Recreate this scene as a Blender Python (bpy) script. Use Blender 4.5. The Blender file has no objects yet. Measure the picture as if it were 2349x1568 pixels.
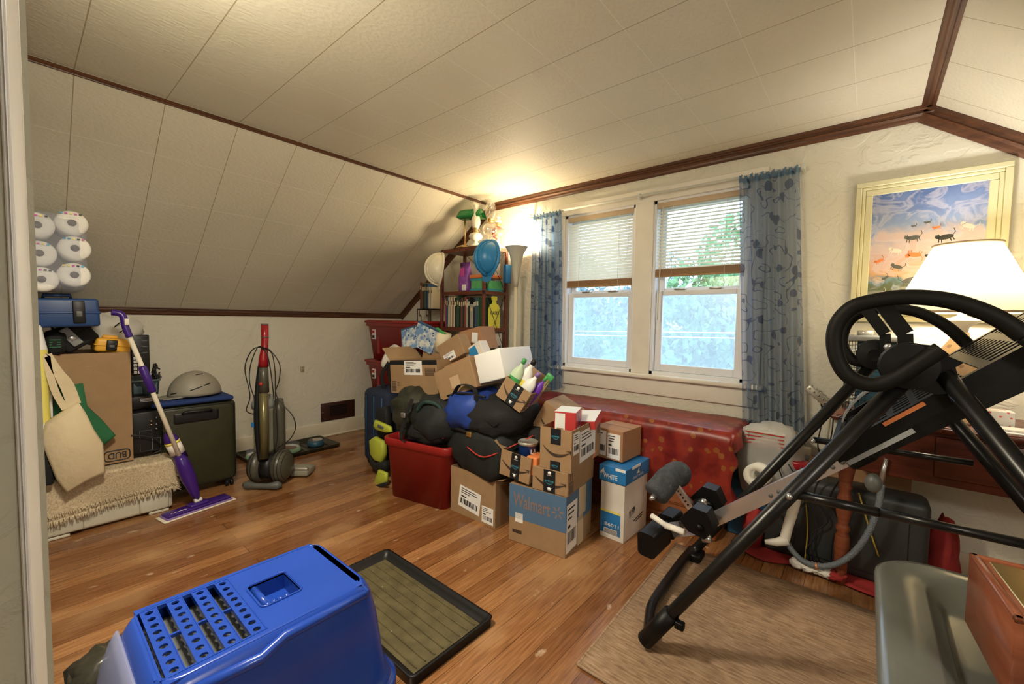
import bpy, bmesh, math, random
from mathutils import Vector as V, Matrix as M, noise as NZ
random.seed(7)
SC = bpy.context.scene
COL = SC.collection
PI = math.pi

# ---------------------------------------------------------------- camera
CH, CF = 1.1444, 964.56          # eye height (m), focal length in px of a 2349-wide frame
YAW, PITCH, ROLL = -0.70222, -0.05241, 0.01676
_f = V((math.sin(YAW)*math.cos(PITCH), math.cos(YAW)*math.cos(PITCH), math.sin(PITCH)))
_r = V((math.cos(YAW), -math.sin(YAW), 0))
_u = _r.cross(_f)
CR = _r*math.cos(ROLL) + _u*math.sin(ROLL)
CU = -_r*math.sin(ROLL) + _u*math.cos(ROLL)
EYE = V((0, 0, CH))
cd = bpy.data.cameras.new('camera'); cam = bpy.data.objects.new('camera', cd); COL.objects.link(cam)
cam.matrix_world = M(((CR.x, CU.x, -_f.x, 0), (CR.y, CU.y, -_f.y, 0), (CR.z, CU.z, -_f.z, CH), (0, 0, 0, 1)))
cd.sensor_width = 36; cd.lens = CF*36/2349; cd.clip_start = 0.02
SC.camera = cam

# ---------------------------------------------------------------- light
w = bpy.data.worlds.new('world'); SC.world = w; w.use_nodes = True
bg = w.node_tree.nodes['Background']; bg.inputs[0].default_value = (0.62, 0.79, 1.0, 1); bg.inputs[1].default_value = 3.9
SC.view_settings.view_transform = 'Standard'; SC.view_settings.look = 'None'
SC.view_settings.exposure = 0.0; SC.view_settings.gamma = 1
FILL_CEIL = 58       # W, fill light added out of view, shaped as a ceiling globe
FILL_FLOOR = 33      # W, fill light added outside the frame, shaped as a globe floor lamp
LAMP_TABLE = 17
LAMP_TORCH = 22

def lamp(kind, loc, energy, color, size=0.1, rot=None, spot=None, name='lamp_light'):
    d = bpy.data.lights.new(name, kind); d.energy = energy; d.color = color
    if kind == 'AREA': d.size = size
    else: d.shadow_soft_size = size
    if spot: d.spot_size = spot; d.spot_blend = 0.6
    o = bpy.data.objects.new(name, d); COL.objects.link(o); o.location = loc
    if rot: o.rotation_euler = rot
    return o

# ---------------------------------------------------------------- place a photo point on a plane of the room
def ray(x, y): return _f + CR*((x-1174.5)/CF) - CU*((y-784)/CF)
def onz(x, y, z=0.0):
    d = ray(x, y); return EYE + d*((z-CH)/d.z)
def ony(x, y, Y):
    d = ray(x, y); return EYE + d*(Y/d.y)
def onx(x, y, X):
    d = ray(x, y); return EYE + d*(X/d.x)
def onp(x, y, P, n):
    d = ray(x, y); n = V(n); return EYE + d*(((V(P)-EYE).dot(n))/d.dot(n))

# ---------------------------------------------------------------- materials
MATS = {}
def new_mat(name):
    m = bpy.data.materials.new(name); m.use_nodes = True; MATS[name] = m
    return m, m.node_tree, m.node_tree.nodes['Principled BSDF']
def setp(b, **k):
    for a, v in k.items():
        n = {'color': 'Base Color', 'rough': 'Roughness', 'metal': 'Metallic', 'spec': 'Specular IOR Level', 'alpha': 'Alpha',
             'trans': 'Transmission Weight', 'coat': 'Coat Weight', 'ior': 'IOR', 'emc': 'Emission Color', 'ems': 'Emission Strength'}[a]
        b.inputs[n].default_value = v
def c4(c): return (c[0], c[1], c[2], 1)
def noise_node(nt, scale, detail=4, vec=None, kind='Object'):
    tc = nt.nodes.new('ShaderNodeTexCoord'); n = nt.nodes.new('ShaderNodeTexNoise')
    n.inputs['Scale'].default_value = scale; n.inputs['Detail'].default_value = detail
    if vec:
        mp = nt.nodes.new('ShaderNodeMapping'); mp.inputs['Scale'].default_value = vec
        nt.links.new(tc.outputs[kind], mp.inputs[0]); nt.links.new(mp.outputs[0], n.inputs[0])
    else: nt.links.new(tc.outputs[kind], n.inputs[0])
    return n
def ramp(nt, src, stops):
    r = nt.nodes.new('ShaderNodeValToRGB'); e = r.color_ramp.elements
    while len(e) < len(stops): e.new(0.5)
    for i, (p, c) in enumerate(stops): e[i].position = p; e[i].color = c4(c)
    nt.links.new(src, r.inputs[0]); return r
def math_n(nt, op, a, b=None):
    n = nt.nodes.new('ShaderNodeMath'); n.operation = op
    for i, q in enumerate((a, b)):
        if q is None: continue
        if isinstance(q, (int, float)): n.inputs[i].default_value = q
        else: nt.links.new(q, n.inputs[i])
    return n.outputs[0]
def bump(nt, b, h, strength=0.3, dist=0.01):
    n = nt.nodes.new('ShaderNodeBump'); n.inputs['Strength'].default_value = strength; n.inputs['Distance'].default_value = dist
    nt.links.new(h, n.inputs['Height']); nt.links.new(n.outputs[0], b.inputs['Normal'])
def pm(name, color, rough=0.5, metal=0.0, var=0.0, vscale=8, bmp=0.0, bscale=60, stretch=None, **k):
    """plain material with a little procedural variation and bump"""
    m, nt, b = new_mat(name); setp(b, color=c4(color), rough=rough, metal=metal, **k)
    if var:
        n = noise_node(nt, vscale, 5, stretch)
        lo = [max(0, c*(1-var)) for c in color]; hi = [min(1, c*(1+var)) for c in color]
        r = ramp(nt, n.outputs[0], [(0.3, lo), (0.7, hi)]); nt.links.new(r.outputs[0], b.inputs['Base Color'])
    if bmp:
        n2 = noise_node(nt, bscale, 3, stretch); bump(nt, b, n2.outputs[0], bmp)
    return m
def mix_rgb(nt, fac, a, b, mode='MIX'):
    n = nt.nodes.new('ShaderNodeMix'); n.data_type = 'RGBA'; n.blend_type = mode
    for sock, q in ((n.inputs[0], fac), (n.inputs[6], a), (n.inputs[7], b)):
        if isinstance(q, (int, float)): sock.default_value = q
        elif isinstance(q, tuple): sock.default_value = c4(q)
        else: nt.links.new(q, sock)
    return n.outputs[2]

# plaster with trowel swirls
def plaster(name, col):
    m, nt, b = new_mat(name); setp(b, color=c4(col), rough=0.7)
    n = noise_node(nt, 9, 8); n.inputs['Distortion'].default_value = 1.6
    n2 = noise_node(nt, 38, 4)
    h = math_n(nt, 'ADD', ramp(nt, n.outputs[0], [(0.46, (0, 0, 0)), (0.56, (1, 1, 1))]).outputs[0], math_n(nt, 'MULTIPLY', n2.outputs[0], 0.7))
    bump(nt, b, h, 0.34, 0.006)
    return m
plaster('plaster', (0.73, 0.70, 0.60))
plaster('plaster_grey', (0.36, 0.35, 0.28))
# embossed ceiling tile: uv is metres (across, along)
def tile_mat():
    m, nt, b = new_mat('ceiling_tile'); setp(b, rough=0.62)
    uv = nt.nodes.new('ShaderNodeUVMap'); s = nt.nodes.new('ShaderNodeSeparateXYZ'); nt.links.new(uv.outputs[0], s.inputs[0])
    def line(o, w):
        f = math_n(nt, 'FRACT', math_n(nt, 'ADD', o, 0.5)); d = math_n(nt, 'ABSOLUTE', math_n(nt, 'SUBTRACT', f, 0.5))
        return math_n(nt, 'LESS_THAN', d, w)
    lu, lv = line(s.outputs[0], 0.0055), line(s.outputs[1], 0.006)
    n = noise_node(nt, 85, 3, (1, 0.6, 1), 'Object'); big = noise_node(nt, 1.7, 2)
    base = ramp(nt, big.outputs[0], [(0.3, (0.60, 0.56, 0.45)), (0.7, (0.66, 0.62, 0.51))]).outputs[0]
    c = mix_rgb(nt, lu, base, (0.72, 0.69, 0.58)); c = mix_rgb(nt, lv, c, (0.36, 0.30, 0.20))
    nt.links.new(c, b.inputs['Base Color'])
    h = math_n(nt, 'SUBTRACT', math_n(nt, 'MULTIPLY', n.outputs[0], 0.5), math_n(nt, 'MAXIMUM', lu, lv))
    bump(nt, b, h, 0.8, 0.006)
tile_mat()
# worn softwood strip floor, boards run along Y
def floor_mat():
    m, nt, b = new_mat('floor_wood')
    tc = nt.nodes.new('ShaderNodeTexCoord'); mp = nt.nodes.new('ShaderNodeMapping'); mp.inputs['Rotation'].default_value = (0, 0, PI/2)
    nt.links.new(tc.outputs['Object'], mp.inputs[0])
    br = nt.nodes.new('ShaderNodeTexBrick'); nt.links.new(mp.outputs[0], br.inputs[0])
    br.inputs['Scale'].default_value = 1; br.inputs['Brick Width'].default_value = 1.9; br.inputs['Row Height'].default_value = 0.083
    br.inputs['Mortar Size'].default_value = 0.0012; br.offset = 0.37
    br.inputs['Color1'].default_value = c4((0.20, 0.082, 0.030)); br.inputs['Color2'].default_value = c4((0.39, 0.195, 0.085)); br.inputs['Mortar'].default_value = c4((0.10, 0.035, 0.012))
    g = noise_node(nt, 14, 6, (9, 0.55, 1)); gr = ramp(nt, g.outputs[0], [(0.3, (0.62, 0.54, 0.46)), (0.7, (1.12, 1.1, 1.05))]).outputs[0]
    c = mix_rgb(nt, 1.0, br.outputs[0], gr, 'MULTIPLY')
    wn = noise_node(nt, 2.6, 7, (1.6, 0.8, 1)); wr = ramp(nt, wn.outputs[0], [(0.50, (0, 0, 0)), (0.68, (1, 1, 1))]).outputs[0]
    c = mix_rgb(nt, math_n(nt, 'MULTIPLY', wr, 0.42), c, (0.56, 0.34, 0.17))
    sn = noise_node(nt, 9, 8, (2, 1, 1)); sr = ramp(nt, sn.outputs[0], [(0.66, (0, 0, 0)), (0.72, (1, 1, 1))]).outputs[0]
    c = mix_rgb(nt, math_n(nt, 'MULTIPLY', sr, 0.5), c, (0.66, 0.52, 0.36))
    nt.links.new(c, b.inputs['Base Color'])
    rr = ramp(nt, wn.outputs[0], [(0.35, (0.14, 0.14, 0.14)), (0.7, (0.34, 0.34, 0.34))]).outputs[0]; nt.links.new(rr, b.inputs['Roughness'])
    bump(nt, b, math_n(nt, 'SUBTRACT', math_n(nt, 'MULTIPLY', g.outputs[0], 0.25), br.outputs['Fac']), 0.25, 0.002)
floor_mat()
def wood(name, lo, hi, rough=0.35, scale=(1, 1, 14), s=5):
    m, nt, b = new_mat(name); setp(b, rough=rough)
    n = noise_node(nt, s, 7, scale); n.inputs['Distortion'].default_value = 0.6
    r = ramp(nt, n.outputs[0], [(0.3, lo), (0.7, hi)]); nt.links.new(r.outputs[0], b.inputs['Base Color'])
wood('trim_wood', (0.055, 0.020, 0.009), (0.135, 0.052, 0.022), 0.38, (1, 14, 14), 4)
wood('trim_wood_y', (0.055, 0.020, 0.009), (0.135, 0.052, 0.022), 0.38, (14, 1, 14), 4)
wood('shelf_wood', (0.10, 0.022, 0.010), (0.17, 0.045, 0.022), 0.4)
wood('desk_wood', (0.055, 0.009, 0.005), (0.11, 0.021, 0.009), 0.28, (1, 14, 14))
wood('leg_wood', (0.15, 0.036, 0.015), (0.24, 0.068, 0.03), 0.3)
wood('chest_wood', (0.25, 0.075, 0.02), (0.38, 0.13, 0.04), 0.35)
wood('box_wood', (0.15, 0.042, 0.020), (0.27, 0.085, 0.040), 0.2, (2, 2, 9), 3)
pm('white_paint', (0.80, 0.76, 0.68), 0.4, var=0.04)
pm('sash_white', (0.80, 0.80, 0.82), 0.35)
pm('base_paint', (0.74, 0.68, 0.54), 0.45, var=0.05)
pm('cardboard', (0.32, 0.20, 0.105), 0.8, var=0.07, vscale=14, bmp=0.05, bscale=90)
pm('cardboard_dark', (0.36, 0.20, 0.10), 0.85, var=0.08)
pm('cardboard_light', (0.56, 0.35, 0.18), 0.8, var=0.06)
pm('cardboard_orange', (0.38, 0.20, 0.10), 0.75, var=0.06)
pm('cardboard_white', (0.74, 0.70, 0.66), 0.6, var=0.05)
pm('paper_white', (0.82, 0.82, 0.82), 0.6)
pm('ink', (0.015, 0.015, 0.018), 0.5)
pm('ink_brown', (0.05, 0.03, 0.02), 0.6)
pm('tape_black', (0.012, 0.014, 0.018), 0.3)
pm('tape_clear', (0.52, 0.37, 0.24), 0.18)
pm('tape_tan', (0.66, 0.55, 0.38), 0.3, var=0.08)
pm('text_teal', (0.05, 0.30, 0.42), 0.5)
pm('retail_blue', (0.075, 0.155, 0.28), 0.6, var=0.05)
pm('retail_print', (0.24, 0.17, 0.15), 0.6)
pm('bright_blue', (0.02, 0.19, 0.52), 0.4, var=0.06)
pm('black_plastic', (0.010, 0.010, 0.011), 0.42, spec=0.35)
pm('grip_foam', (0.005, 0.005, 0.004), 0.6, spec=0.2)
pm('frame_black', (0.003, 0.003, 0.0035), 0.45, spec=0.25)
pm('black_matte', (0.007, 0.007, 0.0075), 0.8, bmp=0.2, bscale=80)
pm('black_paint', (0.006, 0.006, 0.006), 0.3, spec=0.4)
pm('black_foam', (0.045, 0.05, 0.06), 0.85, var=0.5, vscale=40, bmp=0.5, bscale=120)
pm('dark_fabric', (0.007, 0.010, 0.010), 0.75, var=0.4, vscale=12, bmp=0.7, bscale=9)
pm('green_black', (0.008, 0.035, 0.028), 0.7, var=0.3, bmp=0.4, bscale=10)
pm('camo_fabric', (0.030, 0.032, 0.020), 0.6, var=0.6, vscale=16, bmp=0.5, bscale=10)
pm('navy_fabric', (0.012, 0.022, 0.055), 0.8, var=0.2, bmp=0.3, bscale=90)
pm('blue_fabric', (0.012, 0.045, 0.27), 0.6, var=0.3, bmp=0.5, bscale=10)
pm('red_plastic', (0.28, 0.014, 0.014), 0.36, var=0.06, bmp=0.03)
pm('red_trim', (0.45, 0.03, 0.02), 0.6)
pm('red_cloth', (0.32, 0.022, 0.022), 0.85, var=0.25, bmp=0.4, bscale=14)
pm('blue_plastic', (0.013, 0.055, 0.36), 0.22, var=0.08, vscale=5)
pm('tool_blue', (0.010, 0.045, 0.16), 0.42)
pm('tool_yellow', (0.78, 0.40, 0.035), 0.42)
pm('grey_plastic', (0.26, 0.27, 0.27), 0.5)
pm('mid_grey', (0.10, 0.105, 0.10), 0.45)
pm('tub_grey', (0.075, 0.115, 0.135), 0.45)
pm('helmet_grey', (0.27, 0.25, 0.205), 0.5, var=0.03)
pm('case_black', (0.030, 0.031, 0.014), 0.42, var=0.15, bmp=0.15, bscale=70)
pm('cloth_blue', (0.009, 0.032, 0.15), 0.85)
pm('canvas', (0.64, 0.53, 0.35), 0.9, var=0.06, bmp=0.3, bscale=25)
pm('bag_green', (0.018, 0.13, 0.05), 0.7, var=0.15)
pm('bin_white', (0.60, 0.57, 0.47), 0.45, var=0.04)
pm('purple_plastic', (0.045, 0.012, 0.19), 0.28)
pm('purple_light', (0.24, 0.14, 0.44), 0.4)
pm('mop_white', (0.76, 0.70, 0.58), 0.4)
pm('tissue', (0.80, 0.78, 0.72), 0.75, var=0.04, bmp=0.4, bscale=30)
pm('tissue_core', (0.12, 0.10, 0.08), 0.9, var=0.5, vscale=60)
pm('magenta_ink', (0.55, 0.06, 0.35), 0.5)
pm('cyan_ink', (0.06, 0.35, 0.62), 0.5)
pm('yellow_ink', (0.80, 0.68, 0.12), 0.5)
pm('label_yellow', (0.76, 0.68, 0.16), 0.5)
pm('bottle_white', (0.80, 0.80, 0.78), 0.35)
pm('bottle_green', (0.06, 0.34, 0.10), 0.3)
pm('bottle_green_pale', (0.50, 0.64, 0.45), 0.35)
pm('bottle_purple', (0.13, 0.03, 0.42), 0.3)
pm('bag_purple', (0.26, 0.07, 0.40), 0.4, var=0.3, vscale=30)
pm('vacuum_red', (0.28, 0.008, 0.014), 0.25)
pm('vacuum_grey', (0.075, 0.072, 0.055), 0.35)
pm('vacuum_olive', (0.17, 0.15, 0.07), 0.3, 0.4)
pm('vacuum_bin', (0.26, 0.25, 0.20), 0.15)
pm('chrome', (0.72, 0.72, 0.76), 0.28, 0.85)
pm('steel', (0.60, 0.60, 0.62), 0.3, 0.9)
pm('dull_metal', (0.48, 0.46, 0.42), 0.35, 0.7)
pm('brass', (0.72, 0.50, 0.20), 0.28, 0.95)
pm('kibble', (0.30, 0.12, 0.05), 0.85, var=0.5, vscale=120, bmp=1, bscale=120)
pm('bowl_green', (0.32, 0.52, 0.32), 0.35)
pm('bowl_blue', (0.03, 0.10, 0.16), 0.4)
pm('tray_black', (0.026, 0.024, 0.015), 0.33, var=0.5, vscale=30)
pm('vent_brown', (0.045, 0.016, 0.012), 0.4)
pm('outlet_ivory', (0.50, 0.44, 0.28), 0.45)
pm('lime', (0.42, 0.48, 0.05), 0.6, var=0.08)
pm('trash_bag', (0.03, 0.028, 0.02), 0.28, var=0.4, bmp=0.8, bscale=14)
pm('sheet_white', (0.82, 0.78, 0.72), 0.7)
pm('milk_glass', (0.80, 0.74, 0.62), 0.25)
pm('floral_red', (0.45, 0.12, 0.10), 0.3, var=0.5, vscale=40)
pm('shade_green', (0.02, 0.20, 0.05), 0.15)
pm('torch_shade', (0.60, 0.54, 0.42), 0.4)
pm('torch_pole', (0.70, 0.62, 0.47), 0.4)
pm('hat_white', (0.80, 0.74, 0.58), 0.35)
pm('hat_blue', (0.025, 0.22, 0.50), 0.35)
pm('book_blue', (0.03, 0.09, 0.20), 0.6); pm('book_cream', (0.68, 0.58, 0.38), 0.6); pm('book_black', (0.02, 0.022, 0.02), 0.6)
pm('book_green', (0.03, 0.10, 0.05), 0.6); pm('book_red', (0.28, 0.04, 0.03), 0.6); pm('book_grey', (0.36, 0.35, 0.30), 0.6); pm('book_brown', (0.14, 0.06, 0.03), 0.6)
pm('wipes_green', (0.10, 0.42, 0.16), 0.3, var=0.2, vscale=20); pm('wipes_blue', (0.03, 0.32, 0.42), 0.3)
pm('orange_plastic', (0.70, 0.22, 0.07), 0.4)
pm('sign_yellow', (0.85, 0.80, 0.10), 0.5)
pm('tape_dispenser', (0.55, 0.26, 0.16), 0.5)
pm('can_blue', (0.015, 0.05, 0.22), 0.25)
pm('can_lid', (0.52, 0.50, 0.44), 0.3, 0.6)
pm('box_red', (0.50, 0.045, 0.045), 0.4, var=0.08)
pm('storage_blue', (0.02, 0.09, 0.19), 0.5)
pm('hose_grey', (0.16, 0.19, 0.22), 0.35, bmp=0.6, bscale=200)
pm('copper', (0.72, 0.33, 0.16), 0.35, 0.5)
pm('cord_yellow', (0.42, 0.30, 0.04), 0.5)
pm('cord_black', (0.012, 0.012, 0.012), 0.4)
pm('tv_dark', (0.030, 0.034, 0.034), 0.45, var=0.12)
pm('seat_grey', (0.115, 0.12, 0.108), 0.2, var=0.08)
pm('frame_cream', (0.62, 0.59, 0.38), 0.45)
pm('rod_white', (0.62, 0.62, 0.56), 0.4)
pm('blind_head', (0.56, 0.42, 0.28), 0.5)
pm('blind_stack', (0.40, 0.22, 0.09), 0.5)
pm('roof_grey', (0.45, 0.50, 0.58), 0.9); pm('siding', (0.60, 0.62, 0.62), 0.8)
pm('grass', (0.40, 0.52, 0.34), 0.9, var=0.3, vscale=2); pm('leaf', (0.20, 0.40, 0.20), 0.7, var=0.5, vscale=1.5); pm('leaf_far', (0.30, 0.42, 0.46), 0.8, var=0.35, vscale=0.6); pm('bark', (0.12, 0.10, 0.08), 0.9)  # far leaves paler and bluer: distance haze put into their colour
pm('wax_cream', (0.78, 0.68, 0.50), 0.5); pm('blue_cap', (0.02, 0.06, 0.30), 0.5); pm('dial_grey', (0.2, 0.2, 0.19), 0.4)

def translucent(name, col, alpha, tr=0.5, pattern=None):
    m, nt, b = new_mat(name); out = nt.nodes['Material Output']; nt.nodes.remove(b)
    d = nt.nodes.new('ShaderNodeBsdfDiffuse'); t = nt.nodes.new('ShaderNodeBsdfTranslucent'); x = nt.nodes.new('ShaderNodeBsdfTransparent')
    d.inputs[0].default_value = c4(col); t.inputs[0].default_value = c4(col)
    a = nt.nodes.new('ShaderNodeMixShader'); a.inputs[0].default_value = tr
    nt.links.new(d.outputs[0], a.inputs[1]); nt.links.new(t.outputs[0], a.inputs[2])
    z = nt.nodes.new('ShaderNodeMixShader'); z.inputs[0].default_value = alpha
    nt.links.new(x.outputs[0], z.inputs[1]); nt.links.new(a.outputs[0], z.inputs[2]); nt.links.new(z.outputs[0], out.inputs[0])
    if pattern: pattern(nt, d, t, z)
    return m
def vines(nt, d, t, z):
    tc = nt.nodes.new('ShaderNodeTexCoord'); mp = nt.nodes.new('ShaderNodeMapping'); mp.inputs['Scale'].default_value = (1, 4.2, 1); nt.links.new(tc.outputs['UV'], mp.inputs[0])
    n = nt.nodes.new('ShaderNodeTexNoise'); n.inputs['Scale'].default_value = 2.6; n.inputs['Detail'].default_value = 1; nt.links.new(mp.outputs[0], n.inputs[0])
    m2 = nt.nodes.new('ShaderNodeMapping'); m2.inputs['Scale'].default_value = (5, 13, 1); m2.inputs['Rotation'].default_value = (0, 0, 0.35); nt.links.new(tc.outputs['UV'], m2.inputs[0])
    v = nt.nodes.new('ShaderNodeTexVoronoi'); v.inputs['Scale'].default_value = 1; nt.links.new(m2.outputs[0], v.inputs[0])
    leaf = math_n(nt, 'LESS_THAN', v.outputs['Distance'], 0.25)
    stem = math_n(nt, 'LESS_THAN', math_n(nt, 'ABSOLUTE', math_n(nt, 'SUBTRACT', math_n(nt, 'FRACT', math_n(nt, 'MULTIPLY', n.outputs[0], 7.0)), 0.5)), 0.045)
    k = math_n(nt, 'MAXIMUM', leaf, stem)
    c = mix_rgb(nt, k, (0.20, 0.34, 0.54), (0.05, 0.11, 0.24)); nt.links.new(c, d.inputs[0]); nt.links.new(c, t.inputs[0])
    nt.links.new(math_n(nt, 'ADD', math_n(nt, 'MULTIPLY', k, 0.25), 0.52), z.inputs[0])
translucent('curtain_sheer', (0.25, 0.38, 0.55), 0.7, 0.5, vines)
translucent('lamp_shade', (0.93, 0.80, 0.52), 1.0, 0.35)
translucent('curtain_plain', (0.17, 0.29, 0.42), 0.88, 0.4)
translucent('milky_plastic', (0.45, 0.48, 0.72), 0.62, 0.4)
translucent('blind_slat', (0.84, 0.78, 0.66), 1.0, 0.45)
translucent('bag_clear', (0.80, 0.80, 0.78), 0.6, 0.4)
translucent('bag_white', (0.86, 0.85, 0.80), 0.86, 0.4)
translucent('screen_haze', (0.80, 0.87, 1.0), 0.27, 0.8)
translucent('clear_plastic', (0.62, 0.66, 0.80), 0.30, 0.3)
translucent('bin_clear', (0.42, 0.40, 0.32), 0.62, 0.3)
m, nt, b = new_mat('glass'); out = nt.nodes['Material Output']; nt.nodes.remove(b)
g = nt.nodes.new('ShaderNodeBsdfGlossy'); g.inputs['Roughness'].default_value = 0.03; x = nt.nodes.new('ShaderNodeBsdfTransparent'); z = nt.nodes.new('ShaderNodeMixShader')
z.inputs[0].default_value = 0.08; nt.links.new(x.outputs[0], z.inputs[1]); nt.links.new(g.outputs[0], z.inputs[2]); nt.links.new(z.outputs[0], out.inputs[0])
m, nt, b = new_mat('lamp_glass'); out = nt.nodes['Material Output']; nt.nodes.remove(b)
g = nt.nodes.new('ShaderNodeBsdfGlossy'); g.inputs['Roughness'].default_value = 0.05; x = nt.nodes.new('ShaderNodeBsdfTransparent'); d = nt.nodes.new('ShaderNodeBsdfTranslucent'); d.inputs[0].default_value = (0.9, 0.8, 0.6, 1)
z = nt.nodes.new('ShaderNodeMixShader'); z.inputs[0].default_value = 0.13; y = nt.nodes.new('ShaderNodeMixShader'); y.inputs[0].default_value = 0.2
nt.links.new(x.outputs[0], z.inputs[1]); nt.links.new(d.outputs[0], z.inputs[2]); nt.links.new(z.outputs[0], y.inputs[1]); nt.links.new(g.outputs[0], y.inputs[2]); nt.links.new(y.outputs[0], out.inputs[0])
m, nt, b = new_mat('globe_lit'); setp(b, color=(1, 0.93, 0.8, 1), emc=(1, 0.86, 0.64, 1), ems=1.5)  # glow of the two added fill lamps
m, nt, b = new_mat('bulb_lit'); setp(b, color=(1, 0.93, 0.8, 1), emc=(1, 0.86, 0.64, 1), ems=12)

# woven rug, shaggy mat, red starry cloth, patterned gift paper, painting
def weave(name, a, bcol, sc=120):
    m, nt, b = new_mat(name); setp(b, rough=0.95)
    n = noise_node(nt, sc, 3, (0.18, 1, 1)); n2 = noise_node(nt, 2.2, 3)
    r = ramp(nt, n.outputs[0], [(0.32, a), (0.68, bcol)]).outputs[0]
    c = mix_rgb(nt, 1.0, r, ramp(nt, n2.outputs[0], [(0.3, (0.85, 0.83, 0.8)), (0.7, (1.08, 1.06, 1.05))]).outputs[0], 'MULTIPLY')
    nt.links.new(c, b.inputs['Base Color']); bump(nt, b, n.outputs[0], 0.6, 0.004)
weave('rug_tan', (0.22, 0.135, 0.08), (0.42, 0.29, 0.19))
weave('mat_cream', (0.42, 0.34, 0.22), (0.68, 0.58, 0.42), 150)
def spots(name, base, spot, scale, size, base2=None, rough=0.8, feature='Distance'):
    m, nt, b = new_mat(name); setp(b, rough=rough)
    tc = nt.nodes.new('ShaderNodeTexCoord'); v = nt.nodes.new('ShaderNodeTexVoronoi'); v.inputs['Scale'].default_value = scale
    n = nt.nodes.new('ShaderNodeTexNoise'); n.inputs['Scale'].default_value = scale*2.5; nt.links.new(tc.outputs['Object'], n.inputs[0])
    nt.links.new(tc.outputs['Object'], v.inputs[0])
    d = math_n(nt, 'ADD', v.outputs['Distance'], math_n(nt, 'MULTIPLY', n.outputs[0], 0.3))
    k = math_n(nt, 'LESS_THAN', d, size)
    bc = ramp(nt, noise_node(nt, scale*0.7, 3).outputs[0], [(0.4, base), (0.6, base2 or base)]).outputs[0]
    nt.links.new(mix_rgb(nt, k, bc, spot), b.inputs['Base Color'])
spots('starry_red', (0.15, 0.007, 0.007), (0.28, 0.09, 0.02), 17, 0.40, (0.26, 0.022, 0.012), 0.38)
spots('gift_paper', (0.74, 0.76, 0.72), (0.03, 0.07, 0.22), 34, 0.40, (0.16, 0.30, 0.55), 0.35)
spots('tray_worn', (0.12, 0.10, 0.050), (0.34, 0.31, 0.22), 26, 0.20, (0.085, 0.072, 0.036), 0.33)
spots('print_red', (0.80, 0.78, 0.76), (0.62, 0.12, 0.12), 60, 0.4, None, 0.5)
spots('stone_lamp', (0.50, 0.34, 0.20), (0.30, 0.19, 0.11), 30, 0.4, None, 0.3)
def sky_paint():
    m, nt, b = new_mat('sky_painting'); setp(b, rough=0.4)
    uv = nt.nodes.new('ShaderNodeUVMap'); s = nt.nodes.new('ShaderNodeSeparateXYZ'); nt.links.new(uv.outputs[0], s.inputs[0])
    n = nt.nodes.new('ShaderNodeTexNoise'); n.inputs['Scale'].default_value = 3.4; n.inputs['Detail'].default_value = 6; n.inputs['Distortion'].default_value = 1.3
    mp = nt.nodes.new('ShaderNodeMapping'); mp.inputs['Scale'].default_value = (1, 1.9, 1); mp.inputs['Rotation'].default_value = (0, 0, -0.35)
    nt.links.new(uv.outputs[0], mp.inputs[0]); nt.links.new(mp.outputs[0], n.inputs[0])
    v = math_n(nt, 'ADD', s.outputs[1], math_n(nt, 'MULTIPLY', math_n(nt, 'SUBTRACT', n.outputs[0], 0.5), 0.42))
    grad = ramp(nt, v, [(0.0, (0.09, 0.10, 0.05)), (0.17, (0.11, 0.14, 0.08)), (0.21, (0.13, 0.25, 0.33)), (0.27, (0.60, 0.34, 0.16)), (0.40, (0.60, 0.42, 0.40)), (0.60, (0.58, 0.48, 0.50)), (0.70, (0.24, 0.33, 0.58)), (1.0, (0.08, 0.14, 0.34))]).outputs[0]
    cl = ramp(nt, n.outputs[0], [(0.45, (0, 0, 0)), (0.52, (1, 1, 1)), (0.60, (0, 0, 0))]).outputs[0]
    c = mix_rgb(nt, math_n(nt, 'MULTIPLY', cl, 0.45), grad, (0.62, 0.58, 0.66)); nt.links.new(c, b.inputs['Base Color'])
sky_paint()

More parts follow.
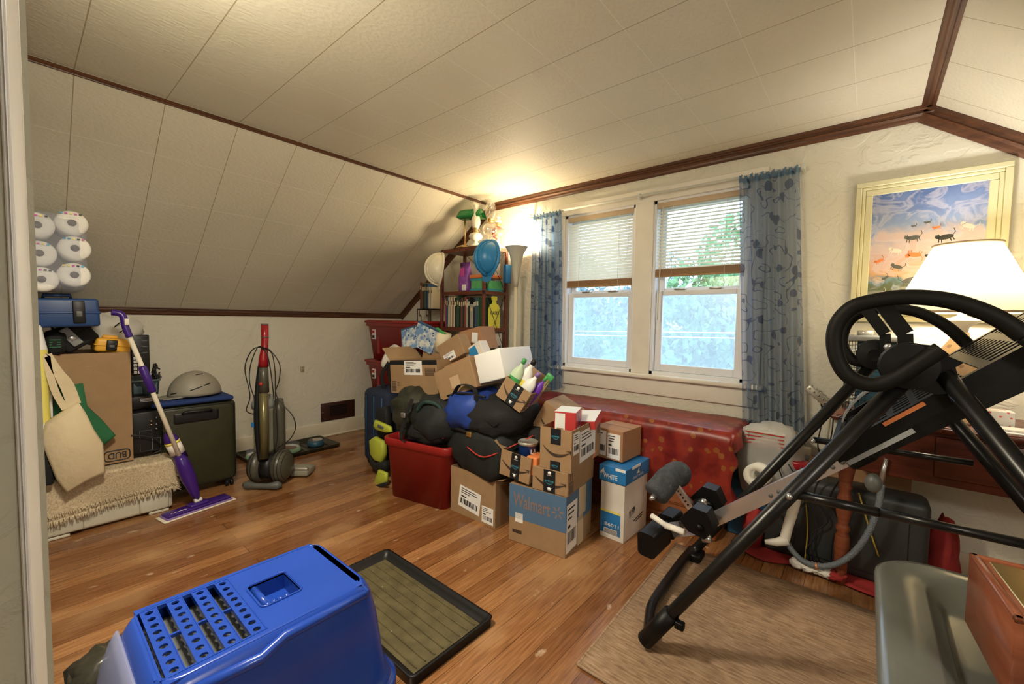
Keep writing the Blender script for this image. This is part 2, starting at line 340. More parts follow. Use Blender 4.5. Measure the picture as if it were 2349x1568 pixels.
# ---------------------------------------------------------------- mesh helpers
def Rz(a): return M.Rotation(a, 4, 'Z')
def Rx(a): return M.Rotation(a, 4, 'X')
def Ry(a): return M.Rotation(a, 4, 'Y')
def T(x, y=None, z=None):
    return M.Translation(V((x, y, z)) if y is not None else V(x))
class MB:
    def __init__(s): s.bm = bmesh.new(); s.mats = []; s.uv = None
    def mi(s, m):
        if m not in s.mats: s.mats.append(m)
        return s.mats.index(m)
    def add(s, vs, fs, mat, smooth=False, X=None, uvs=None):
        i = s.mi(mat); bv = [s.bm.verts.new((X @ V(v)) if X is not None else V(v)) for v in vs]
        if uvs is not None and s.uv is None: s.uv = s.bm.loops.layers.uv.new('UVMap')
        for f in fs:
            try: q = s.bm.faces.new([bv[k] for k in f])
            except ValueError: continue
            q.material_index = i; q.smooth = smooth
            if uvs is not None:
                for l, k in zip(q.loops, f): l[s.uv].uv = uvs[k]
        return s
    def merge(s, t, mat, smooth, X):
        t.verts.index_update(); vs = [v.co.copy() for v in t.verts]; fs = [[v.index for v in f.verts] for f in t.faces]; t.free()
        return s.add(vs, fs, mat, smooth, X)
    def box(s, x0, y0, z0, x1, y1, z1, mat, bev=0, X=None, seg=2):
        t = bmesh.new(); bmesh.ops.create_cube(t, size=1)
        for v in t.verts: v.co = V((x0+(v.co.x+.5)*(x1-x0), y0+(v.co.y+.5)*(y1-y0), z0+(v.co.z+.5)*(z1-z0)))
        if bev: bmesh.ops.bevel(t, geom=t.edges[:], offset=bev, segments=seg, profile=0.5, affect='EDGES')
        return s.merge(t, mat, bev > 0 and seg > 1, X)
    def rings(s, R, mat, smooth=True, caps=True, X=None, loop=False):
        n = len(R[0]); vs = [p for r in R for p in r]; fs = []
        k = len(R) if loop else len(R)-1
        for i in range(k):
            a, b2 = i*n, ((i+1) % len(R))*n
            for j in range(n): fs.append((a+j, a+(j+1) % n, b2+(j+1) % n, b2+j))
        if caps and not loop: fs.append(tuple(range(n))[::-1]); fs.append(tuple(range((len(R)-1)*n, len(R)*n)))
        return s.add(vs, fs, mat, smooth, X)
    def tube(s, pts, r, mat, seg=10, loop=False, X=None, flat=None):
        P = [V(p) for p in pts]; n = len(P); R = []; nrm = None
        for i, p in enumerate(P):
            a = P[i-1] if (i or loop) else P[i]; b2 = P[(i+1) % n] if (i < n-1 or loop) else P[i]
            t = (b2-a).normalized() if (b2-a).length > 1e-9 else V((0, 0, 1))
            if nrm is None:
                nrm = t.orthogonal().normalized()
                if flat: nrm = (V(flat) - t*V(flat).dot(t)).normalized()
            nrm = nrm - t*nrm.dot(t)
            nrm = nrm.normalized() if nrm.length > 1e-6 else t.orthogonal().normalized()
            bn = t.cross(nrm); rr = r[i] if isinstance(r, (list, tuple)) and not flat else r
            ra, rb = (r if flat else (rr, rr))
            R.append([p + nrm*math.cos(2*PI*k/seg)*ra + bn*math.sin(2*PI*k/seg)*rb for k in range(seg)])
        return s.rings(R, mat, True, not loop, X, loop)
    def strip(s, pts, up, w, t, mat, X=None):
        """flat bar of width w along `up`, thickness t, following pts"""
        P = [V(p) for p in pts]; R = []; up = V(up)
        for i, p in enumerate(P):
            a = P[max(i-1, 0)]; b2 = P[min(i+1, len(P)-1)]; tt = (b2-a).normalized()
            u = (up - tt*up.dot(tt)).normalized(); n = tt.cross(u)
            R.append([p+u*w/2+n*t/2, p-u*w/2+n*t/2, p-u*w/2-n*t/2, p+u*w/2-n*t/2])
        return s.rings(R, mat, False, True, X)
    def lathe(s, prof, mat, seg=24, X=None, smooth=True, caps=True, sx=1, sy=1):
        R = [[(r*math.cos(2*PI*k/seg)*sx, r*math.sin(2*PI*k/seg)*sy, z) for k in range(seg)] for r, z in prof]
        return s.rings(R, mat, smooth, caps, X)
    def prism(s, poly, h, mat, X=None, smooth=False):
        n = len(poly); vs = [(x, y, 0) for x, y in poly]+[(x, y, h) for x, y in poly]
        fs = [tuple(range(n))[::-1], tuple(range(n, 2*n))]+[(i, (i+1) % n, n+(i+1) % n, n+i) for i in range(n)]
        return s.add(vs, fs, mat, smooth, X)
    def wprism(s, pts, d, mat):
        """extrude a world polygon by vector d"""
        n = len(pts); P = [V(p) for p in pts]; d = V(d); vs = P+[p+d for p in P]
        fs = [tuple(range(n))[::-1], tuple(range(n, 2*n))]+[(i, (i+1) % n, n+(i+1) % n, n+i) for i in range(n)]
        return s.add(vs, fs, mat)
    def sph(s, c, r, mat, X=None, seg=20, rg=12, e=1.0, nz=0, ns=3, seed=0, zmin=None):
        """(super)ellipsoid with optional lumpy noise; zmin flattens the underside"""
        r = (r, r, r) if isinstance(r, (int, float)) else r; R = []
        pw = lambda q: math.copysign(abs(q)**e, q)
        for i in range(rg+1):
            a = -PI/2+PI*i/rg; a = max(min(a, PI/2-.02), -PI/2+.02); ring = []
            for k in range(seg):
                b2 = 2*PI*k/seg; d = V((pw(math.cos(a))*pw(math.cos(b2)), pw(math.cos(a))*pw(math.sin(b2)), pw(math.sin(a))))
                f = 1+nz*NZ.noise(d*ns+V((seed*7.3, seed*3.1, seed))) if nz else 1
                p = V((c[0]+d.x*r[0]*f, c[1]+d.y*r[1]*f, c[2]+d.z*r[2]*f))
                if zmin is not None: p.z = max(p.z, zmin)
                ring.append(p)
            R.append(ring)
        return s.rings(R, mat, True, True, X)
    def grid(s, fn, nu, nv, mat, thick=0, smooth=True, X=None):
        vs = [V(fn(i/nu, j/nv)) for j in range(nv+1) for i in range(nu+1)]; uvs = [(i/nu, j/nv) for j in range(nv+1) for i in range(nu+1)]
        W = nu+1; fs = [(j*W+i, j*W+i+1, (j+1)*W+i+1, (j+1)*W+i) for j in range(nv) for i in range(nu)]
        if thick:
            t = bmesh.new(); bv = [t.verts.new(v) for v in vs]
            for f in fs: t.faces.new([bv[k] for k in f])
            bmesh.ops.recalc_face_normals(t, faces=t.faces[:]); t.normal_update()
            off = [v.co - v.normal*thick for v in t.verts]; t.free(); N = len(vs)
            b = [(j*W+i) for j, i in [(0, i) for i in range(W)]+[(j, nu) for j in range(1, nv+1)]+[(nv, i) for i in range(nu-1, -1, -1)]+[(j, 0) for j in range(nv-1, 0, -1)]]
            f2 = fs+[tuple(k+N for k in f)[::-1] for f in fs]+[(b[k], b[(k+1) % len(b)], b[(k+1) % len(b)]+N, b[k]+N) for k in range(len(b))]
            return s.add(vs+off, f2, mat, smooth, X, uvs+uvs)
        return s.add(vs, fs, mat, smooth, X, uvs)
    def text(s, string, h, mat, X, w=None, t=0.0017):
        v, f = glyphs(string); xs = [p[0] for p in v]; ys = [p[1] for p in v]; x0, y0, x1, y1 = min(xs), min(ys), max(xs), max(ys)
        k = h/(y1-y0); kx = w/(x1-x0) if w else k
        return s.add([((p[0]-(x0+x1)/2)*kx, (p[1]-(y0+y1)/2)*k, t) for p in v], f, mat, False, X)
    def mesh(s, name, inv=None, nrm=True):
        if inv is not None: bmesh.ops.transform(s.bm, matrix=inv, verts=s.bm.verts[:])
        if nrm: bmesh.ops.recalc_face_normals(s.bm, faces=s.bm.faces[:])
        me = bpy.data.meshes.new(name); s.bm.to_mesh(me); s.bm.free()
        for q in s.mats: me.materials.append(MATS[q])
        return me
_gl = {}
def glyphs(string):
    if string not in _gl:
        c = bpy.data.curves.new('t', 'FONT'); c.body = string; c.offset = 0.012; o = bpy.data.objects.new('t', c); COL.objects.link(o)
        me = bpy.data.meshes.new_from_object(o); _gl[string] = ([tuple(v.co) for v in me.vertices], [tuple(p.vertices) for p in me.polygons])
        bpy.data.objects.remove(o); bpy.data.meshes.remove(me)
    return _gl[string]
def thing(name, label, cat, X=(0, 0, 0), group=None):
    o = bpy.data.objects.new(name, None); COL.objects.link(o); o.empty_display_size = 0.05
    o.matrix_basis = X if isinstance(X, M) else M.Translation(V(X))
    o['label'] = label; o['category'] = cat
    if group: o['group'] = group
    return o
def part(name, mb, parent, world=False, label=None, nrm=True):
    inv = None
    if world:
        r = parent
        while r.parent: r = r.parent
        inv = r.matrix_basis.inverted()
    o = bpy.data.objects.new(name, mb.mesh(name, inv, nrm)); COL.objects.link(o); o.parent = parent
    if label: o['label'] = label
    return o
def single(name, mb, label, cat, group=None, nrm=True, kind=None):
    bb = [v.co for v in mb.bm.verts]; c = V(((min(p.x for p in bb)+max(p.x for p in bb))/2, (min(p.y for p in bb)+max(p.y for p in bb))/2, min(p.z for p in bb)))
    o = bpy.data.objects.new(name, mb.mesh(name, M.Translation(-c), nrm)); COL.objects.link(o); o.location = c
    o['label'] = label; o['category'] = cat
    if group: o['group'] = group
    if kind: o['kind'] = kind
    return o
def struct(name, mb, parent=None, nrm=True):
    o = bpy.data.objects.new(name, mb.mesh(name, None, nrm)); COL.objects.link(o)
    if parent: o.parent = parent
    else: o['kind'] = 'structure'
    return o
def copy_tree(o, parent=None):
    c = o.copy(); COL.objects.link(c); c.parent = parent
    for ch in list(o.children): copy_tree(ch, c)
    return c
def smooth_path(P, n=6, loop=False):
    P = [V(p) for p in P]; out = []; m = len(P)
    g = (lambda i: P[i % m]) if loop else (lambda i: P[min(max(i, 0), m-1)])
    for i in range(m if loop else m-1):
        a, b, c, d = g(i-1), g(i), g(i+1), g(i+2)
        for k in range(n):
            t = k/n; out.append(0.5*((2*b)+(c-a)*t+(2*a-5*b+4*c-d)*t*t+(3*b-a-3*c+d)*t**3))
    if not loop: out.append(P[-1])
    return out
def rrect(w, d, r, n=5, cx=0, cy=0):
    out = []
    for sx, sy, a0 in ((1, 1, 0), (-1, 1, PI/2), (-1, -1, PI), (1, -1, 1.5*PI)):
        for k in range(n+1):
            a = a0+PI/2*k/n; out.append((cx+sx*(w/2-r)+r*math.cos(a), cy+sy*(d/2-r)+r*math.sin(a)))
    return out
def rr_rings(levels, n=5):
    """levels: (w, d, r, z[, cx, cy])"""
    return [[(x, y, L[3]) for x, y in rrect(L[0], L[1], L[2], n, *(L[4:6] if len(L) > 4 else (0, 0)))] for L in levels]

# ---------------------------------------------------------------- room
XL, YW, ZC, XC1, XC2, ZK, XR, YF = -3.922, 2.737, 2.155, -2.57, 0.165, 1.17, 1.52, 0.015
SL = (ZC-ZK)/(XC1-XL)
m = MB(); m.add([(XL-.1, -1.5, 0), (XR+.1, -1.5, 0), (XR+.1, YW+.1, 0), (XL-.1, YW+.1, 0), (XL-.1, -1.5, -.1), (XR+.1, -1.5, -.1), (XR+.1, YW+.1, -.1), (XL-.1, YW+.1, -.1)],
      [(0, 1, 2, 3), (7, 6, 5, 4), (0, 4, 5, 1), (1, 5, 6, 2), (2, 6, 7, 3), (3, 7, 4, 0)], 'floor_wood'); struct('floor', m)
def slab(name, A, B, y0, y1, u0, u1, v0, t=(0, 0, .06)):
    """tiled board between the lines through A and B (x,z) running along Y; uv counts tiles"""
    m = MB(); m.add([(A[0], y0, A[1]), (B[0], y0, B[1]), (B[0], y1, B[1]), (A[0], y1, A[1])], [(0, 1, 2, 3)], 'ceiling_tile', uvs=[(u0, (y0-v0)/.3011), (u1, (y0-v0)/.3011), (u1, (y1-v0)/.3011), (u0, (y1-v0)/.3011)])
    T2 = V(t); m.add([V((A[0], y0, A[1]))+T2, V((B[0], y0, B[1]))+T2, V((B[0], y1, B[1]))+T2, V((A[0], y1, A[1]))+T2], [(0, 1, 2, 3)], 'white_paint')
    return struct(name, m, nrm=False)
slab('ceiling', (XC1, ZC), (XC2, ZC), -1.5, YW+.1, (XC1+2.511)/.3029, (XC2+2.511)/.3029, .189)
slab('ceiling.001', (XC1, ZC), (XL, ZK), -1.5, YW+.1, -0.06, 5.34, .189)
slab('ceiling.002', (XC2, ZC), (XR, ZK), -1.5, YW+.1, -0.06, 5.34, .189)
m = MB(); m.box(XL-.1, -1.5, 0, XL, YW+.1, ZK+.02, 'plaster'); struct('wall_left', m)
m = MB(); m.box(XR, -1.5, 0, XR+.1, YW+.1, ZK+.02, 'plaster'); struct('wall_right', m)
m = MB(); m.box(XL-.1, -1.6, 0, XR+.1, -1.5, ZC+.05, 'plaster'); struct('wall_rear', m)
# window wall, two openings
WX = [(-1.795, -1.232), (-1.108, -0.545)]; WZ = (0.80, 1.935)
m = MB()
def wp(pts): m.wprism([(x, YW, z) for x, z in pts], (0, .13, 0), 'plaster')
wp([(XL, 0), (WX[0][0], 0), (WX[0][0], ZC), (XC1, ZC), (XL, ZK)])
wp([(WX[0][0], 0), (WX[1][1], 0), (WX[1][1], WZ[0]), (WX[0][0], WZ[0])])
wp([(WX[0][0], WZ[1]), (WX[1][1], WZ[1]), (WX[1][1], ZC), (WX[0][0], ZC)])
wp([(WX[0][1], WZ[0]), (WX[1][0], WZ[0]), (WX[1][0], WZ[1]), (WX[0][1], WZ[1])])
wp([(WX[1][1], 0), (XR, 0), (XR, ZK), (XC2, ZC), (WX[1][1], ZC)])
struct('wall_back', m)
# front wall left of the doorway
m = MB(); m.wprism([(XL, YF, 0), (-.621, YF, 0), (-.621, YF, ZC), (XC1, YF, ZC), (XL, YF, ZK)], (0, -.9, 0), 'plaster_grey'); struct('wall_front', m)
ja, jb, jc = onx(26, 784, -.62).y, onx(76, 784, -.62).y, onx(48, 784, -.62).y
m = MB(); m.box(-.64, ja, 0, -.612, jb, ZC, 'white_paint', .0015); m.box(-.64, ja+.0005, 0, -.608, jc, ZC, 'sash_white', .003); struct('trim_1', m)
# brown trims
def moulding(name, a, b, down, out, mat, h=.045, t=.02):
    a, b, dn, ou = V(a), V(b), V(down).normalized(), V(out).normalized()
    prof = [(0, 0), (0, t), (.25*h, t), (.32*h, t*.72), (.45*h, t*.72), (.55*h, t*.9), (.68*h, t*.5), (.85*h, t*.45), (h, t*.25), (h, 0)]
    m = MB(); R = [[p+dn*x+ou*y for x, y in prof] for p in (a, b)]; m.rings(R, mat, False); return struct(name, m)
moulding('trim_2', (XC1-.02, YW, ZC), (XC2+.02, YW, ZC), (0, 0, -1), (0, -1, 0), 'trim_wood', .062, .03)
moulding('trim_3', (XC1, YF, ZC-.002), (XC1, YW, ZC-.002), (-.81, 0, -.59), (.3, 0, -1), 'trim_wood_y', .024, .012)
moulding('trim_4', (XC2+.022, YF, ZC-.004), (XC2+.022, YW, ZC-.004), (-1, 0, .15), (-.2, 0, -1), 'trim_wood_y', .05, .012)
moulding('trim_5', (XL, YF, ZK+.03), (XL, YW, ZK+.03), (0, 0, -1), (1, 0, 0), 'trim_wood_y', .062, .028)
n_sl = V((SL, 0, -1)).normalized()
moulding('trim_6', (XL, YW, ZK+.005), (XC1, YW, ZC+.005), n_sl, (0, -1, 0), 'trim_wood', .062, .028)
moulding('trim_7', (XC2, YW, ZC+.003), (XR, YW, ZK+.003), (-SL, 0, -1), (0, -1, 0), 'trim_wood', .075, .03)
moulding('trim_8', (XC1, YF, ZC), (-.62, YF, ZC), (0, 0, -1), (0, 1, 0), 'trim_wood', .055, .025)
m = MB(); m.box(XL, YF, 0, XL+.016, YW, .135, 'base_paint', .004); m.box(XL, YF, 0, XL+.026, YW, .018, 'base_paint', .006); struct('baseboard_left', m)
m = MB(); m.box(XL, YW-.016, 0, XR, YW, .135, 'base_paint', .004); m.box(XL, YW-.026, 0, XR, YW, .018, 'base_paint', .006); struct('baseboard_back', m)
# windows
for wi, (x0, x1) in enumerate(WX):
    z0, z1 = WZ; zm = 1.355; m = MB(); yi = YW
    m.box(x0-.0, yi-.0, z0, x0+.018, yi+.13, z1, 'sash_white'); m.box(x1-.018, yi, z0, x1, yi+.13, z1, 'sash_white')
    m.box(x0, yi, z1-.018, x1, yi+.13, z1, 'sash_white'); m.box(x0, yi, z0, x1, yi+.13, z0+.02, 'sash_white')
    f = struct('window_%d' % (wi+1), m)
    def sash(nm, zl, zh, y, st=.042):
        m = MB(); a, b = x0+.018, x1-.018
        m.box(a, y, zl, a+st, y+.03, zh, 'sash_white', .004, seg=1); m.box(b-st, y, zl, b, y+.03, zh, 'sash_white', .004, seg=1)
        m.box(a+st, y, zl, b-st, y+.03, zl+st+.006, 'sash_white', .004, seg=1); m.box(a+st, y, zh-st*.8, b-st, y+.03, zh, 'sash_white', .004, seg=1)
        s = struct(nm, m, f); m = MB(); m.box(a+st, y+.013, zl+st, b-st, y+.017, zh-st*.8, 'glass'); struct('window_pane', m, s); return s
    s1 = sash('lower_sash', z0+.02, zm, yi+.035); sash('upper_sash', zm-.03, z1-.018, yi+.07)
    m = MB()
    for k in (.3, .68): m.box(x0+(x1-x0)*k-.035, yi+.03, zm, x0+(x1-x0)*k+.035, yi+.065, zm+.012, 'dull_metal', .004)
    struct('sash_lock', m, s1)
    m = MB(); m.box(x0+.02, yi+.118, z0+.02, x1-.02, yi+.119, zm, 'screen_haze'); struct('insect_screen', m, f)  # pale screen added to veil the view outside with haze
m = MB()
for x0, x1 in ((WX[0][0]-.085, WX[0][0]), (WX[0][1], WX[1][0]), (WX[1][1], WX[1][1]+.085)): m.box(x0, YW-.018, WZ[0], x1, YW, WZ[1]+.0, 'white_paint', .003, seg=1)
m.box(WX[0][0]-.085, YW-.018, WZ[1], WX[1][1]+.085, YW, WZ[1]+.085, 'white_paint', .003, seg=1); struct('trim_9', m)
m = MB(); m.box(WX[0][0]-.11, YW-.055, WZ[0]-.028, WX[1][1]+.11, YW+.04, WZ[0], 'white_paint', .006); struct('trim_10', m)
m = MB(); m.box(WX[0][0]-.085, YW-.02, WZ[0]-.135, WX[1][1]+.085, YW, WZ[0]-.028, 'white_paint', .004); struct('trim_11', m)

# ---------------------------------------------------------------- outside
m = MB(); m.grid(lambda u, v: (-60+90*u, YW+2+70*v, -3.2+.4*math.sin(u*9)), 12, 12, 'grass'); single('lawn', m, 'pale green lawn seen far below through the windows', 'lawn')
def tree(x, y, z0, h, r, n, mat, label, seed):
    rnd = random.Random(seed); t = thing('leafy_tree', label, 'tree', (x, y, z0), None)
    m = MB(); m.tube([(0, 0, 0), (.1, 0, h*.35), (0, .1, h*.7)], [.16, .12, .05], 'bark', 8); part('trunk', m, t)
    m = MB(); cl = [(rnd.gauss(0, r*.42), rnd.gauss(0, r*.42), h*.62+rnd.gauss(0, h*.17), r*rnd.uniform(.25, .5)) for _ in range(34)]
    for _ in range(n):
        c = rnd.choice(cl); d = V((rnd.gauss(0, 1), rnd.gauss(0, 1), rnd.gauss(0, 1))).normalized()*c[3]*rnd.uniform(.7, 1.05)
        p = V(c[:3])+d; a = V((rnd.gauss(0, 1), rnd.gauss(0, 1), rnd.gauss(0, .6))).normalized(); b = a.orthogonal().normalized(); s = rnd.uniform(.035, .085)*r/2.2
        b = (M.Rotation(rnd.uniform(0, 6.28), 3, a) @ b); c2 = a.cross(b)
        m.add([p-b*s*1.6, p-c2*s*.7, p+b*s*1.6, p+c2*s*.7], [(0, 1, 2, 3)], mat)
    part('foliage', m, t, nrm=False)
tree(-3.0, 11.8, -3.2, 5.6, 2.3, 22000, 'leaf', 'broad green tree close outside the right window', 3)
tree(-7.8, 12.5, -3.2, 4.1, 1.9, 16000, 'leaf', 'low leafy tree outside the left window', 4)
tree(-14.0, 22, -3.2, 6.0, 4.2, 14000, 'leaf_far', 'haze-tinted bluish tree beyond the left window', 5)
tree(-11.5, 36, -3.2, 7.4, 4.6, 14000, 'leaf_far', 'tall haze-tinted tree behind the grey roofed house', 6)
tree(-20.5, 30, -3.2, 6.6, 4.6, 12000, 'leaf_far', 'farthest haze-tinted tree at the left edge of the left window', 8)
tree(-4.5, 33, -3.2, 7.0, 4.2, 12000, 'leaf_far', 'haze-tinted tree right of the house behind the green tree', 9)
t = thing('house', 'small pale house with grey roof seen through right window', 'house', T(-8.6, 27.0, -3.0) @ Rz(.2) @ M.Scale(1.25, 4))
m = MB(); m.box(-2.2, -1.2, 0, 2.2, 1.2, 2.5, 'siding'); part('wall', m, t)
m = MB(); m.wprism([(-2.5, -1.5, 2.45), (2.5, -1.5, 2.45), (2.5, 0, 3.4), (-2.5, 0, 3.4)], (0, .05, -.12), 'roof_grey'); m.wprism([(-2.5, 1.5, 2.45), (2.5, 1.5, 2.45), (2.5, 0, 3.4), (-2.5, 0, 3.4)], (0, -.05, -.12), 'roof_grey'); part('roof', m, t)
for x in (-1.4, 0.1, 1.2):
    m = MB(); m.box(x, -1.24, 1.1, x+.6, -1.19, 2.0, 'sash_white'); f = part('window', m, t); m = MB(); m.box(x+.06, -1.26, 1.16, x+.54, -1.235, 1.94, 'book_blue'); part('pane', m, f)
for k, z in enumerate((-.15, .95, 1.05)):
    m = MB(); m.tube([(-16, 9.5, z-.12), (-8, 9.0, z-.2), (2, 8.6, z)], .012, 'sheet_white', 5)
    single('utility_wire', m, ['lowest utility wire crossing the view outside', 'middle utility wire outside near the sash rail', 'topmost utility wire outside above its neighbour'][k], 'wire')

# ---------------------------------------------------------------- cartons
def FACE(f, w, d, h):
    """matrix: local (u right, v up, out) of a face of a box [0..w]x[0..d]x[0..h]"""
    return {'front': M(((1, 0, 0, 0), (0, 0, -1, 0), (0, 1, 0, 0), (0, 0, 0, 1))),
            'right': M(((0, 0, 1, w), (1, 0, 0, 0), (0, 1, 0, 0), (0, 0, 0, 1))),
            'left': M(((0, 0, -1, 0), (-1, 0, 0, d), (0, 1, 0, 0), (0, 0, 0, 1))),
            'top': M(((1, 0, 0, 0), (0, 1, 0, 0), (0, 0, 1, h), (0, 0, 0, 1)))}[f]
def fdim(f, w, d, h): return {'front': (w, h), 'right': (d, h), 'left': (d, h), 'top': (w, d)}[f]
def decals(t, body, w, d, h, L):
    for q in L:
        kind, f, u0, v0, u1, v1 = q[:6]; fw, fh = fdim(f, w, d, h); X = FACE(f, w, d, h)
        x0, x1, y0, y1 = u0*fw, u1*fw, v0*fh, v1*fh; e = .0012; m = MB(); rot = q[6] if len(q) > 6 and isinstance(q[6], (int, float)) else 0
        cx, cy = (x0+x1)/2, (y0+y1)/2; hw, hh = (x1-x0)/2, (y1-y0)/2; Y = X @ T(cx, cy, 0) @ Rz(rot)
        if kind == 'label':
            m.box(-hw, -hh, -.0004, hw, hh, e, 'paper_white', 0, Y); r = random.Random(int((u0+v0*7)*1000)+len(body.name))
            k = 14; a = -hw*.8
            for i in range(k):
                ww = r.choice((.3, .6, .9))*hw*1.5/k
                m.box(a, -hh*.65, e, a+ww, -hh*.15, e+.0004, 'ink', 0, Y); a += hw*1.6/k
            for i in range(3): m.box(-hw*.8, hh*(.75-.2*i), e, hw*r.uniform(-.1, .7), hh*(.82-.2*i), e+.0004, 'ink', 0, Y)
            m.box(-hw*.8, hh*.0, e, -hw*.3, hh*.12, e+.0004, 'ink', 0, Y); part('shipping_label', m, body)
        elif kind == 'bars':
            m.box(-hw, -hh, -.0004, hw, hh, .0006, 'ink', 0, Y); m.box(-hw*.88, -hh*.88, 0, hw*.88, hh*.88, .0009, q[7] if len(q) > 7 else 'cardboard', 0, Y)
            n = 7
            for i in range(n): m.box(-hw*.8, -hh*.8+i*hh*1.6/n, 0, hw*.8, -hh*.8+(i+.55)*hh*1.6/n, .0012, 'ink', 0, Y)
            part('printed_marks', m, body)
        elif kind == 'arrows':
            for s in (-.5, .5):
                m.box(s*hw-hw*.07, -hh*.6, 0, s*hw+hw*.07, hh*.7, .0008, 'ink_brown', 0, Y)
                m.add([(s*hw-hw*.4, hh*.35, .0008), (s*hw, hh, .0008), (s*hw+hw*.4, hh*.35, .0008), (s*hw, hh*.6, .0008)], [(0, 1, 3), (1, 2, 3)], 'ink_brown', X=Y)
            m.box(-hw, -hh, 0, hw, -hh*.85, .0008, 'ink_brown', 0, Y); part('printed_arrows', m, body)
        elif kind == 'smile':
            P = [V((-hw+2*hw*i/14, -hh+2*hh*((i/14-.5)*2)**2*(.9 if i < 7 else .55), .0004)) for i in range(15)]
            for i in range(14):
                th = .1*hw*math.sin(PI*(i+1)/15)+.012*hw; th2 = .1*hw*math.sin(PI*(i+2)/16)+.012*hw
                m.add([P[i]+V((0, th, .0004)), P[i+1]+V((0, th2, .0004)), P[i+1]-V((0, th2, -.0004)), P[i]-V((0, th, -.0004))], [(0, 1, 2, 3)], 'ink_brown', X=Y)
            p = P[-1]; m.add([p+V((-.34*hw, .25*hh, .0006)), p+V((.10*hw, .42*hh, .0006)), p+V((.04*hw, -.5*hh, .0006)), p+V((-.04*hw, .08*hh, .0006))], [(0, 1, 3), (1, 2, 3)], 'ink_brown', X=Y)
            part('printed_smile', m, body)
        elif kind == 'prime':
            m.box(-hw, -hh, -.0004, hw, hh, e, 'tape_black', 0, Y)
            Z = Y @ T(0, 0, e); tw = min(hw, hh)*1.5; m.text('prime', tw*.34, 'text_teal', Z @ (Rz(0)), tw)
            S = [V((-tw*.35+tw*.7*i/8, -tw*.30+tw*.14*((i/8-.5)*2)**2, .0006)) for i in range(9)]
            for i in range(8): m.add([S[i]+V((0, tw*.025, 0)), S[i+1]+V((0, tw*.025, 0)), S[i+1]-V((0, tw*.025, 0)), S[i]-V((0, tw*.025, 0))], [(0, 1, 2, 3)], 'text_teal', X=Z)
            if hh > 1.6*hw:
                for s in (-1, 1):
                    m.lathe([(hw*.3, 0), (hw*.3, .0007)], 'paper_white', 12, Z @ T(0, s*hh*.72, 0)); m.box(-hw*.45, -hh*.04, 0, hw*.45, -hh*.02, .0006, 'paper_white', 0, Z @ T(0, s*hh*.56, 0))
            part('packing_tape', m, body)
        elif kind == 'text':
            m.text(q[7], hh*2, q[8], Y, hw*2); part('printed_word', m, body)
        elif kind == 'fin':
            q2 = [(-hw, -hh*.8), (-hw*.4, -hh*.1), (hw*.1, hh*.6), (hw*.35, hh), (hw*.3, hh*.1), (hw*.5, -hh*.5), (hw, -hh), (0, -hh*.85)]
            m.prism(q2, .0016, 'paper_white', Y); part('printed_emblem', m, body)
        elif kind == 'stripes':
            for i in range(6): m.box(-hw+hw*.3*i, -hh*.8, 0, -hw+hw*.3*i+hw*.1, hh*.6, .0010, 'ink', 0, Y @ Rz(-.3))
            m.tube([Y @ V((.15*hw+hw*.3*math.cos(a*.63), .1*hh+hh*.35*math.sin(a*.63), .001)) for a in range(10)], .0016, 'ink', 4, True); part('printed_marks', m, body)
        elif kind == 'spark':
            for i in range(6):
                m.box(hw*.35, -hw*.12, 0, hw, hw*.12, .0010, q[7], 0, Y @ Rz(i*PI/3+.2))
            part('printed_spark', m, body)
        else:   # flat patch of a colour: tape, printed band, sticker
            m.box(-hw, -hh, -.0004, hw, hh, .0008, kind, 0, Y); part({'tape_clear': 'packing_tape', 'tape_tan': 'packing_tape', 'paper_white': 'sticker', 'orange_plastic': 'sticker'}.get(kind, 'printed_panel'), m, body)
def carton(label, X, w, d, h, mat='cardboard', dec=(), open_=False, flaps=(), name='cardboard_box', cat='box', group=None, top='cardboard_light', bulge=0, inner='cardboard_dark'):
    """box with its front left bottom corner at the frame X; open_ leaves the top off; flaps: (side, angle, length)"""
    t = thing(name, label, cat, X, group); m = MB(); k = .004
    if open_:
        for a in ((0, 0, 0, w, k, h), (0, d-k, 0, w, d, h), (0, k, 0, k, d-k, h), (w-k, k, 0, w, d-k, h), (k, k, 0, w-k, d-k, k)): m.box(*a, mat)
    else:
        m.box(0, 0, 0, w, d, h, mat, .0025, seg=1); m.box(w*.02, d/2-.001, h-.0005, w*.98, d/2+.001, h+.0004, 'ink_brown')
    b = part('carton', m, t)
    for sd, ang, ln in flaps:
        m = MB(); Z = {'front': T(0, 0, h), 'back': T(w, d, h) @ Rz(PI), 'right': T(w, 0, h) @ Rz(PI/2), 'left': T(0, d, h) @ Rz(-PI/2)}[sd] @ Rx(ang)
        m.box(0.002, 0, 0, (w if sd in ('front', 'back') else d)-.002, ln, k*.8, mat, 0, Z); part('flap', m, t)
    decals(t, b, w, d, h, dec); t['dims'] = (w, d, h); del t['dims']
    return t
def framep(A, B, C, P0, yaw, tilt_ok=True):
    """frame on the vertical plane through P0 with heading yaw; A,B,C photo points: bottom left, bottom right, top left"""
    n = V((math.sin(yaw), -math.cos(yaw), 0)); a, b, c = (onp(p[0], p[1], P0, n) for p in (A, B, C))
    x = (b-a).normalized(); z = (c-a); z = (z-x*z.dot(x)); h = z.length; z.normalize(); y = z.cross(x)
    return M(((x.x, y.x, z.x, a.x), (x.y, y.y, z.y, a.y), (x.z, y.z, z.z, a.z), (0, 0, 0, 1))), (b-a).length, h
def zframe(x, y, z, yaw): return T(x, y, z) @ Rz(yaw)

